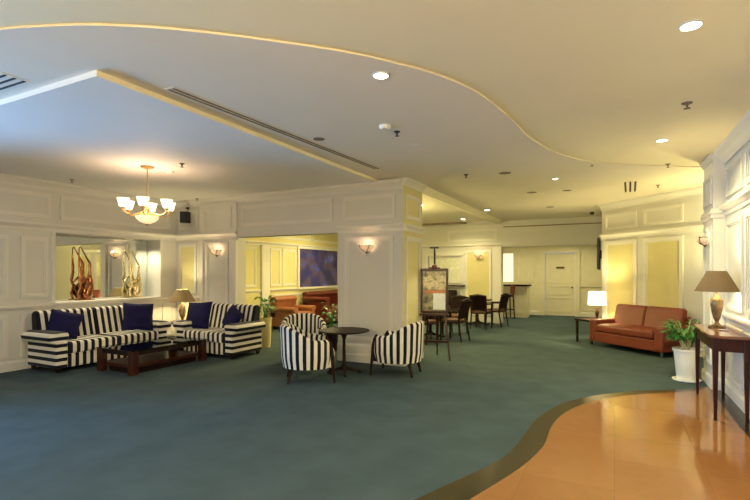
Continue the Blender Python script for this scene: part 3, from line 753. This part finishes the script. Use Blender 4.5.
# low cabinet and shelf under the pass-through
o = MB().box(-5.45, 13.60, 0, -4.3, 13.96, 0.95).box(-5.42, 13.585, 0.1, -4.9, 13.60, 0.88).box(-4.86, 13.585, 0.1, -4.34, 13.60, 0.88).build('sideboard', 'dark_wood', bevel=0.006)
tag(o, 'low dark sideboard below the framed print on the far dining wall', 'sideboard')
o = MB().box(-5.36, 13.78, 1.06, -4.04, 13.965, 1.10).build('wall_shelf', 'dark_wood', bevel=0.004)
tag(o, 'narrow dark shelf under the framed print on the far dining wall', 'shelf')
t = thing('framed_print', 'pale framed print behind the easel above the dark shelf', 'picture', (-4.70, 14.05, 1.57))
b = MB(); b.box(-0.52, -0.02, -0.42, -0.44, 0.02, 0.42); b.box(0.44, -0.02, -0.42, 0.52, 0.02, 0.42); b.box(-0.44, -0.02, -0.42, 0.44, 0.02, -0.34); b.box(-0.44, -0.02, 0.34, 0.44, 0.02, 0.42); b.build('frame', 'trim_paint', t)
MB().box(-0.44, 0, -0.34, 0.44, 0.015, 0.34).build('picture', 'print_view', t)

# ------------------------------------------------------------------ bar in the far room
t = thing('bar_counter', 'cream panelled bar counter with a dark top in the far room', 'bar counter', (-3.1, 16.2, 0))
MB().box(-0.88, -0.22, 0, 0.55, 0.22, 1.03).build('body', 'door_paint', t)
MB().box(-0.89, -0.30, 1.03, 0.62, 0.26, 1.08).build('countertop', 'dark_wood', t, bevel=0.008)
b = MB(fr((0, -0.22), (1, 0), (0, -1)))
for a in (-0.8, -0.35, 0.1): panel(b, a, a+0.4, 0.15, 0.9, 0.03, 0.015)
b.build('front_panels', 'door_paint', t)
t = thing('bar_stool', 'tall dark bar stool in front of the far bar counter', 'stool', (-3.10, 15.50, 0), R(-60))
MB().prism([(-0.19, -0.19), (0.19, -0.19), (0.17, 0.17), (-0.17, 0.17)], 0.70, 0.76).build('seat', 'dark_wood', t, bevel=0.012)
MB().box(-0.18, 0.165, 0.76, 0.18, 0.20, 1.10, R=Matrix.Rotation(R(-6), 4, 'X')).build('backrest', 'red_leather', t, bevel=0.01)
for sx in (-1, 1):
    for sy in (-1, 1): MB().taper(sx*0.16, sy*0.15, 0, 0.70, 0.014, 0.018, dx=sx*0.03, dy=sy*0.03).build('leg', 'dark_wood', t)
b = MB()
for s in (-1, 1): b.box(-0.19, s*0.18-0.01, 0.28, 0.19, s*0.18+0.01, 0.30); b.box(s*0.18-0.01, -0.19, 0.28, s*0.18+0.01, 0.19, 0.30)
b.build('footrest', 'dark_wood', t)

o = MB().box(-3.66, 17.17, 1.15, -3.22, 17.195, 2.16).build('lit_niche', 'window_glow')
tag(o, 'glowing cream window panel behind the far bar counter', 'window')
# television on the corner wall
t = thing('television', 'flat black television seen edge on beside the angled wall', 'television', (-0.27, 12.6, 1.92))
MB().box(-0.09, -0.5, -0.36, -0.04, 0.5, 0.38).build('screen_housing', 'black_plastic', t, bevel=0.008)
MB().box(-0.096, -0.47, -0.33, -0.09, 0.47, 0.35).build('screen', 'slot_dark', t)
MB().box(-0.04, -0.12, -0.1, 0.018, 0.12, 0.1).build('bracket', 'black_metal', t)

# ------------------------------------------------------------------ leather sofas
t = thing('leather_sofa', 'orange brown leather two seat sofa in front of the angled wall', 'sofa')
P0 = Vector((-0.47, 10.55)); dr = Vector((0.743, -0.669)); nb = Vector((0.669, 0.743)); L = 1.62; D = 0.76
mid = P0 + dr*L/2 + nb*D/2
t.location = (mid.x, mid.y, 0); t.rotation_euler = (0, 0, math.atan2(dr.y, dr.x))
h = L/2
MB().box(-h, -D/2+0.01, 0.10, h, D/2, 0.30).build('base_frame', 'orange_leather', t, bevel=0.02, seg=3)
for s in (-1, 1):
    MB().box(min(s*h, s*(h-0.17)), -D/2, 0.12, max(s*h, s*(h-0.17)), D/2-0.02, 0.54).build('armrest', 'orange_leather', t, bevel=0.035, seg=4)
for s in (0, 1):
    x0 = -h+0.17+s*(h-0.17)
    MB().extr([(D/2-0.26, 0.42), (D/2-0.05, 0.42), (D/2+0.0, 0.80), (D/2-0.06, 0.85), (D/2-0.15, 0.83)], x0+0.004-(0.06 if s==0 else 0), x0+h-0.17-0.004+(0.1 if s else 0)).build('back_cushion', 'orange_leather', t, bevel=0.05, seg=4)
MB().box(-h+0.175, -D/2-0.01, 0.30, h-0.175, D/2-0.20, 0.46).build('seat_cushion', 'orange_leather', t, bevel=0.05, seg=4)
MB().box(-h+0.02, D/2-0.06, 0.25, h-0.02, D/2+0.01, 0.70).build('back_frame', 'orange_leather', t, bevel=0.02)
for sx in (-1, 1):
    for sy in (-1, 1): MB().lathe([(0, 0), (0.02, 0), (0.024, 0.10), (0, 0.10)], 12, cx=sx*(h-0.07), cy=sy*(D/2-0.08)).build('foot', 'chrome', t, smooth=True)

t = thing('end_table', 'small dark wood end table left of the orange leather sofa', 'side table', (-0.42, 11.02, 0), R(45))
MB().box(-0.25, -0.25, 0.46, 0.25, 0.25, 0.50).build('tabletop', 'dark_wood', t, bevel=0.005)
for sx in (-1, 1):
    for sy in (-1, 1): MB().taper(sx*0.21, sy*0.21, 0, 0.46, 0.018, 0.022).build('leg', 'dark_wood', t)
table_lamp('end_table_lamp', 'small lamp with a white drum shade on the end table by the leather sofa', (-0.33, 11.06, 0.50),
    [(0.07, 0), (0.07, 0.015), (0.02, 0.03), (0.03, 0.07), (0.04, 0.14), (0.02, 0.20), (0.01, 0.26)], 0.18, 0.165, 0.30, 0.58, 'white_shade', 'red_wood', 80, (1, 0.83, 0.38))

def chester(name, label, loc, rz, L, D, m, arm_h, back_h, tufts):
    t = thing(name, label, 'sofa', loc, rz)
    h = L/2
    MB().box(-h+0.05, -D/2+0.05, 0.08, h-0.05, D/2-0.04, 0.30).build('base_frame', m, t, bevel=0.02)
    MB().box(-h+0.18, -D/2+0.02, 0.30, h-0.18, D/2-0.2, 0.45).build('seat_cushion', m, t, bevel=0.045, seg=4)
    b = MB().extr([(D/2-0.22, 0.3), (D/2-0.04, 0.3), (D/2-0.02, back_h-0.1), (D/2+0.0, back_h-0.05), (D/2-0.03, back_h), (D/2-0.12, back_h+0.02), (D/2-0.22, back_h-0.01), (D/2-0.26, back_h-0.07), (D/2-0.22, back_h-0.12)], -h+0.04, h-0.04)
    b.build('backrest', m, t, bevel=0.03, seg=3)
    for s in (-1, 1):
        X = lambda x: s*x
        MB().extr([(X(h-0.18), 0.08), (X(h-0.04), 0.08), (X(h-0.04), arm_h-0.14), (X(h+0.02), arm_h-0.09), (X(h+0.02), arm_h-0.03), (X(h-0.05), arm_h), (X(h-0.16), arm_h-0.01), (X(h-0.21), arm_h-0.06), (X(h-0.18), arm_h-0.13)], -D/2+0.03, D/2-0.05, axis='y').build('armrest', m, t, bevel=0.025, seg=3)
    if tufts:
        b = MB()
        for k in range(12):
            for j in range(2):
                b.lathe([(0, -0.012), (0.014, 0), (0, 0.012)], 8, cx=-h+0.3+k*(L-0.6)/11, cy=D/2-0.225, cz=0.53+0.13*j)
        b.build('buttons', 'dark_wood', t)
    for sx in (-1, 1):
        for sy in (-1, 1): MB().lathe([(0, 0), (0.02, 0), (0.03, 0.08), (0, 0.08)], 10, cx=sx*(h-0.12), cy=sy*(D/2-0.12)).build('foot', 'dark_wood', t)
    return t
chester('leather_armchair', 'tan orange leather armchair through the left opening, by the leafy planter', (-7.62, 10.15, 0), R(90), 0.98, 0.86, 'tan_leather', 0.60, 0.84, False)
chester('chesterfield_sofa', 'dark red brown leather sofa with rolled back under the blue picture', (-7.58, 12.05, 0), R(90), 2.0, 0.9, 'red_leather', 0.80, 0.92, True)

# blue picture
t = thing('abstract_picture', 'large blue violet mottled picture on the wall through the left opening', 'picture', (XL+0.01, 12.15, 1.62))
MB().box(0, -1.05, -0.56, 0.03, 1.05, 0.56).build('canvas', 'blue_abstract', t)
b = MB(); b.box(0, -1.12, -0.62, 0.05, -1.05, 0.62); b.box(0, 1.05, -0.62, 0.05, 1.12, 0.62); b.box(0, -1.05, -0.62, 0.05, 1.05, -0.56); b.box(0, -1.05, 0.56, 0.05, 1.05, 0.62)
b.build('frame', 'trim_paint', t)

# ------------------------------------------------------------------ plants
def leaf_blade(b, base, tip, width, droop=0.08, seg=6, up=(0, 0, 1)):
    base, tip = Vector(base), Vector(tip); d = tip-base; side = d.cross(Vector(up))
    if side.length < 1e-4: side = Vector((1, 0, 0))
    side.normalize(); prev = None
    for i in range(seg+1):
        t = i/seg; p = base + d*t + Vector((0, 0, droop*math.sin(PI*t) ))
        w = width*math.sin(PI*min(1, 0.08+t*0.92))**0.8
        if i == seg: w = 0.001
        n = (b._v(p - side*w), b._v(p + Vector((0, 0, -w*0.25))), b._v(p + side*w))
        if prev:
            b.bm.faces.new((prev[0], prev[1], n[1], n[0])); b.bm.faces.new((prev[1], prev[2], n[2], n[1]))
        prev = n
t = thing('potted_palm', 'small green palm in a tall white pot beside the console table', 'potted plant', (0.885, 7.72, 0))
t.scale = (0.92, 0.92, 0.95)
MB().lathe([(0, 0.0), (0.165, 0.0), (0.185, 0.012), (0.188, 0.03), (0.15, 0.03), (0, 0.03)], 36).build('saucer', 'white_ceramic', t, smooth=True)
MB().lathe([(0.125, 0.03), (0.13, 0.04), (0.168, 0.43), (0.182, 0.435), (0.185, 0.47), (0.165, 0.47), (0.155, 0.43), (0, 0.43)], 36).build('pot', 'white_ceramic', t, smooth=True)
MB().lathe([(0, 0.44), (0.08, 0.438), (0.155, 0.432)], 24).build('soil', 'soil', t)
st = MB(); lf = MB(); random.seed(3)
for k in range(24):
    a = 2*PI*k/24*5 + random.uniform(-0.2, 0.2); R1 = random.uniform(0.10, 0.26); z = random.uniform(0.68, 0.88)
    ca, sa = math.cos(a), math.sin(a)
    lim = 0.14/max(ca, 0.01) if ca > 0 else 9
    R1 = min(R1, lim)
    p0 = (0.03*ca, 0.03*sa, 0.43); p1 = (R1*0.45*ca, R1*0.45*sa, 0.43+(z-0.43)*0.6); p2 = (R1*ca, R1*sa, z)
    st.tube([p0, p1, p2], [0.008, 0.006, 0.003], 5)
    for j in range(9):
        f = 0.45 + 0.55*j/8
        bp = Vector(p1).lerp(Vector(p2), (f-0.4)/0.6)
        for s in (-1, 1):
            ang = a + s*(1.25 - 0.9*(j/8)); ln = random.uniform(0.11, 0.19)
            tip = bp + Vector((math.cos(ang)*ln, math.sin(ang)*ln, random.uniform(-0.07, 0.03)))
            tip.x = min(tip.x, 0.20)
            leaf_blade(lf, bp, tip, 0.017, 0.02, 4)
st.build('stems', 'stalk', t); lf.build('fronds', 'leaf', t)
def leafy(label, loc, hpot, rpot, potm, zt, n, seed, spread, name='potted_plant'):
    t = thing(name, label, 'potted plant', loc)
    MB().lathe([(0, 0), (rpot*0.8, 0), (rpot*0.82, 0.01), (rpot, hpot-0.03), (rpot*1.06, hpot-0.03), (rpot*1.06, hpot), (rpot*0.9, hpot), (rpot*0.88, hpot-0.05), (0, hpot-0.05)], 28).build('pot', potm, t, smooth=True)
    MB().lathe([(0, hpot-0.035), (rpot*0.88, hpot-0.045)], 20).build('soil', 'soil', t)
    random.seed(seed); st = MB(); lf = MB()
    for k in range(n):
        a = 2*PI*k/n*2.4 + random.uniform(-0.3, 0.3); r = spread*random.uniform(0.3, 1); z = random.uniform(hpot+0.08, zt)
        q = Vector((r*0.6*math.cos(a), r*0.6*math.sin(a), z)); st.tube([(0.02*math.cos(a), 0.02*math.sin(a), hpot-0.05), (q*0.5 + Vector((0, 0, hpot*0.5))).to_tuple(), q], 0.004, 4)
        tip = q + Vector((math.cos(a)*spread*0.75, math.sin(a)*spread*0.75, random.uniform(-0.05, 0.06)))
        leaf_blade(lf, q, tip, random.uniform(0.03, 0.05), 0.04, 6)
    st.build('stems', 'leaf', t); lf.build('leaves', 'leaf', t)
leafy('green leafy plant in a tall pale yellow planter behind the shorter striped sofa', (-6.20, 7.36, 0), 0.60, 0.12, 'yellow_ceramic', 0.98, 26, 5, 0.22, 'potted_plant')
leafy('dark green leafy plant in a dark pot by the opening beside the column', (-4.82, 7.60, 0), 0.45, 0.15, 'dark_wood', 0.92, 22, 8, 0.18, 'leafy_plant')

# ------------------------------------------------------------------ console table and lamp
t = thing('console_table', 'glossy red brown console table on slender legs against the right wall', 'table', (1.035, 6.36, 0))
hx, hy = 0.155, 0.60
MB().prism([(hx+0.005, -hy-0.02), (hx+0.005, hy+0.02)] + [(-hx+0.10-0.12*math.cos(q*PI/12), hy-0.10+0.12*math.sin(q*PI/12)) for q in range(6, -1, -1)] + [(-hx+0.10-0.12*math.cos(q*PI/12), -hy+0.10-0.12*math.sin(q*PI/12)) for q in range(0, 7)], 0.83, 0.862).build('tabletop', 'console_top', t, bevel=0.008)
b = MB()
b.box(-hx+0.015, -hy+0.015, 0.70, -hx+0.035, hy-0.015, 0.83); b.box(hx-0.035, -hy+0.015, 0.70, hx-0.015, hy-0.015, 0.83)
b.box(-hx+0.035, -hy+0.015, 0.70, hx-0.035, -hy+0.035, 0.83); b.box(-hx+0.035, hy-0.035, 0.70, hx-0.035, hy-0.015, 0.83)
b.build('apron', 'console_wood', t)
for sx in (-1, 1):
    for sy in (-1, 1): MB().taper(sx*(hx-0.027), sy*(hy-0.027), 0.007, 0.83, 0.014, 0.027).build('leg', 'console_wood', t, bevel=0.003)
table_lamp('console_lamp', 'table lamp with a wide brown tapered shade on the console table', (1.045, 6.58, 0.862),
    [(0.05, 0.03), (0.028, 0.045), (0.018, 0.07), (0.034, 0.11), (0.052, 0.19), (0.064, 0.27), (0.062, 0.31), (0.04, 0.345), (0.018, 0.37), (0.012, 0.40)],
    0.215, 0.095, 0.415, 0.65, 'brown_shade', 'lamp_bronze', 34, (1, 0.80, 0.42), foot=[(0, 0), (0.085, 0), (0.085, 0.012), (0.05, 0.03), (0, 0.032)])
o = MB().box(-0.05, -0.035, 0, 0.05, 0.035, 0.012).build('ashtray', 'chrome', bevel=0.004); o.location = (1.06, 6.30, 0.863)
tag(o, 'small flat silver dish on the console table beside the lamp', 'dish')

# ------------------------------------------------------------------ ceiling fittings
def downlight(px, py, z, r, label, e, col=(1, 0.80, 0.45), spot=150):
    x, y = at(px, py, z)
    t = thing('downlight', label, 'ceiling light', (x, y, z), 0, 'recessed ceiling downlights')
    b = MB(); b.lathe([(r, 0), (r*1.22, 0), (r*1.2, -0.006), (r*1.02, -0.01), (r*0.98, -0.004)], 28); b.build('rim', 'trim_paint', t, smooth=True)
    MB().lathe([(0, -0.002), (r*0.98, -0.002), (r*0.98, -0.006), (0, -0.006)], 24).build('lens', 'bulb', t)
    light('downlight_beam', 'SPOT', (0, 0, -0.03), e, col, t, r*0.7, spot=R(spot), blend=0.8)
    return t
WARM = (1, 0.86, 0.42)
downlight(381, 75, ZM, 0.055, 'recessed downlight in the lounge ceiling left of the curved edge', 35)
downlight(691, 25, ZN, 0.055, 'large bright downlight nearest the top right above the tiled floor', 160, WARM)
downlight(662, 140, ZN, 0.055, 'bright downlight deeper in the ceiling above the tiled floor', 140, WARM)
downlight(421, 205, ZM, 0.06, 'downlight just right of the column top over the dining tables', 80, WARM)
downlight(463, 219, ZM, 0.065, 'bright downlight in the middle over the dining tables', 90, WARM)
downlight(424, 225.5, ZM, 0.06, 'farthest downlight beside the column over the dining tables', 60, WARM)
downlight(487, 210, ZM, 0.06, 'downlight right of the ceiling beam near the pillar', 90, WARM)
downlight(555, 178.5, ZM, 0.035, 'single small downlight in the middle of the yellow ceiling', 90, WARM)
# outside the frame: other lobby fittings behind the camera and in the back rooms
def far_light(x, y, z, label, e, r=0.08, col=WARM):
    t = thing('downlight', label, 'ceiling light', (x, y, z), 0, 'recessed ceiling downlights')
    MB().lathe([(r, 0), (r*1.22, 0), (r*1.2, -0.006), (r*1.02, -0.01), (r*0.98, -0.004)], 20).build('rim', 'trim_paint', t, smooth=True)
    MB().lathe([(0, -0.002), (r*0.98, -0.002), (r*0.98, -0.006), (0, -0.006)], 20).build('lens', 'bulb', t)
    light('downlight_beam', 'SPOT', (0, 0, -0.03), e, col, t, r*0.7, spot=R(160), blend=0.8)
far_light(-7.0, 11.2, ZM, 'downlight in the room through the left opening near the blue picture', 130)
far_light(-5.6, 9.4, ZM, 'downlight in the room through the left opening near its middle', 130)
far_light(-3.3, 15.4, ZM, 'downlight over the far bar counter', 110)
far_light(-1.4, 15.6, ZM, 'downlight in front of the far door', 110)

for k, yy in enumerate((5.10, 6.05)):
    t = thing('recess_spotlight', ('tiny spotlight in the mirror recess over the darker figure', 'tiny spotlight in the mirror recess over the pale gold figure')[k], 'spotlight', (-8.32, yy, 2.14), 0, 'spotlights in the mirror recess')
    MB().lathe([(0.022, 0), (0.035, 0), (0.035, -0.006), (0.022, -0.006)], 16).build('rim', 'antique_gold', t)
    light('recess_beam', 'SPOT', (0, 0, -0.02), 40, (1, 0.88, 0.55), t, 0.02, spot=R(140), blend=0.6)
def disc(name, px, py, z, r, h, m, label, cat, group):
    x, y = at(px, py, z)
    b = MB(); b.lathe([(0, 0), (r, 0), (r, -h*0.5), (r*0.75, -h), (0, -h)], 20)
    o = b.build(name, m, smooth=True); o.location = (x, y, z); tag(o, label, cat, group)
def sprinkler(px, py, z, label, m='slot_bronze', s=1.0):
    x, y = at(px, py, z)
    b = MB(); b.lathe([(0, 0), (0.035*s, 0), (0.03*s, -0.008), (0.01, -0.01), (0.01, -0.03), (0.006, -0.035), (0.006, -0.045), (0.022*s, -0.047), (0.022*s, -0.05), (0, -0.05)], 14)
    o = b.build('fire_sprinkler', m, smooth=True); o.location = (x, y, z); tag(o, label, 'sprinkler', 'ceiling fire sprinklers')
sprinkler(72, 179.5, ZS, 'small sprinkler near the left wall under the lower ceiling', 'slot_bronze')
sprinkler(182, 163.5, ZS, 'dark sprinkler just right of the chandelier', 'slot_dark')
sprinkler(397, 131.5, ZM, 'dark sprinkler right of the white smoke detector', 'slot_dark')
sprinkler(466, 174.5, ZM, 'small sprinkler above the dining area ceiling beam', 'slot_dark')
sprinkler(592, 162.5, ZM+0.03, 'small sprinkler at the curved ceiling edge above the door', 'slot_bronze')
sprinkler(668, 164, ZN, 'dark sprinkler close to the curved edge near the right wall', 'slot_bronze')
sprinkler(658, 185, ZM, 'small sprinkler right of the three slot vent', 'slot_bronze')
sprinkler(687, 103, ZN, 'bronze sprinkler between the two big bright downlights', 'slot_bronze', 1.3)
sprinkler(197, 198.5, ZS, 'small sprinkler in the corner by the black loudspeaker')
sprinkler(298, 190, ZS, 'small sprinkler over the left opening')
disc('smoke_detector', 385, 125.5, ZM, 0.06, 0.04, 'white_plastic', 'white round smoke detector in the lounge ceiling', 'smoke detector', 'ceiling discs')
disc('smoke_detector', 170, 171, ZS, 0.06, 0.035, 'white_plastic', 'white smoke detector right of the chandelier canopy', 'smoke detector', 'ceiling discs')
disc('dome_camera', 592, 212, ZM, 0.05, 0.07, 'black_plastic', 'black dome camera above the far header', 'camera', 'dome cameras')
disc('dome_camera', 184, 203.5, ZS, 0.045, 0.07, 'black_plastic', 'small black dome above the corner loudspeaker', 'camera', 'dome cameras')
disc('ceiling_speaker', 319, 139, ZM, 0.065, 0.006, 'slot_bronze', 'flat round ceiling speaker beside the long slot vent', 'ceiling speaker', 'round flat ceiling plates')
disc('ceiling_speaker', 416, 145, ZM, 0.07, 0.005, 'white_plastic', 'flat pale ceiling plate in the lounge ceiling past the smoke detector', 'ceiling speaker', 'round flat ceiling plates')
disc('ceiling_speaker', 505, 173, ZM, 0.09, 0.005, 'slot_bronze', 'flat ceiling plate left of the small single downlight', 'ceiling speaker', 'round flat ceiling plates')
disc('ceiling_speaker', 532, 192.5, ZM, 0.09, 0.005, 'slot_bronze', 'flat ceiling plate below the small single downlight', 'ceiling speaker', 'round flat ceiling plates')
disc('ceiling_speaker', 567, 190.5, ZM, 0.08, 0.005, 'slot_bronze', 'flat ceiling plate right of the small single downlight', 'ceiling speaker', 'round flat ceiling plates')
disc('ceiling_speaker', 550, 207, ZM, 0.09, 0.005, 'slot_bronze', 'flat ceiling plate nearest the far header', 'ceiling speaker', 'round flat ceiling plates')

def slot_vent(label, pa, pb, z, n, gap, w=0.022, m='slot_dark'):
    a, b_ = Vector(at(*pa, z)), Vector(at(*pb, z)); d = (b_-a); L = d.length
    t = thing('ceiling_vent', label, 'air vent', (a.x, a.y, z), math.atan2(d.y, d.x), 'slot vents in the ceiling')
    W_ = gap*(n-1)/2 + w
    MB().box(-0.02, -W_-0.012, -0.004, L+0.02, W_+0.012, 0).build('frame', 'ceiling_paint', t)
    for k in range(n):
        y = (k-(n-1)/2)*gap
        MB().box(0, y-w/2, -0.008, L, y+w/2, -0.004).build('slot', m, t)
slot_vent('long double slot vent running beside the edge of the lower ceiling', (171, 88.5), (377, 168.5), ZM, 2, 0.05, 0.024, 'slot_bronze')
slot_vent('three dark slots at the left edge of the lounge ceiling', (-45, 97.5), (15, 77.5), ZM, 3, 0.065, 0.020)
slot_vent('three short dark slots in the yellow ceiling before the angled wall', (630.3, 191.5), (630.3, 181.5), ZM, 3, 0.075, 0.03)

# ------------------------------------------------------------------ lighting
light('daylight', 'AREA', (-8.75, 0.55, 1.7), 1000, (0.25, 0.54, 1.0), None, (4.0, 2.2), rot=(0, R(-90), 0))
chandelier('added brass fill chandelier, unseen behind the camera, over the tiles', (-0.9, -1.8, ZN), 430, (1, 0.84, 0.48), 0.45)  # added lamp out of view, brightens the ceiling over the tiles
chandelier('added brass fill chandelier, unseen behind the camera, over the carpet', (-4.6, -2.2, ZN), 85, (1, 0.88, 0.68), 0.45)  # added lamp out of view, lifts the lounge ceiling and left walls
chandelier('added brass fill chandelier in the dining room, hidden by the white column', (-5.0, 9.5, ZM), 230, (1, 0.83, 0.30), 0.1)  # added lamp behind the column, brightens the dining ceiling
t = thing('added_uplighter', 'added brass fill uplighter, hidden in the recess behind the right pier', 'lamp', (1.62, 9.05, 0))  # added lamp out of sight, brightens the far yellow ceiling
MB().lathe([(0, 0), (0.14, 0), (0.14, 0.015), (0.03, 0.03), (0, 0.03)], 24).build('base', 'brass_dark', t, smooth=True)
MB().tube([(0, 0, 0.02), (0, 0, 1.68)], 0.012).build('pole', 'brass_dark', t)
MB().lathe([(0, 1.66), (0.08, 1.69), (0.17, 1.76), (0.165, 1.765), (0.07, 1.70), (0, 1.68)], 24).build('lamp_shade', 'brass_dark', t, smooth=True)
light('uplight', 'POINT', (0, 0, 1.80), 75, (1, 0.85, 0.36), t, 0.06)
wd = bpy.data.worlds.new('World'); bpy.context.scene.world = wd; wd.use_nodes = True
wd.node_tree.nodes['Background'].inputs[0].default_value = (0.45, 0.65, 1.0, 1); wd.node_tree.nodes['Background'].inputs[1].default_value = 1.2

# ------------------------------------------------------------------ camera
cam = bpy.data.cameras.new('Camera'); co = bpy.data.objects.new('Camera', cam); C.objects.link(co)
co.location = (0, 0, H); co.rotation_euler = (PI/2, 0, YAW)
cam.sensor_width = 36; cam.lens = 36*FPX/750; cam.shift_y = 22/750; cam.clip_start = 0.05
sc = bpy.context.scene; sc.camera = co
sc.view_settings.view_transform = 'Standard'; sc.view_settings.look = 'None'; sc.view_settings.gamma = 1
sc.view_settings.exposure = 0.5
try: sc.cycles.use_denoising = True; sc.cycles.max_bounces = 10; sc.cycles.diffuse_bounces = 6; sc.cycles.caustics_reflective = False; sc.cycles.caustics_refractive = False
except Exception: pass
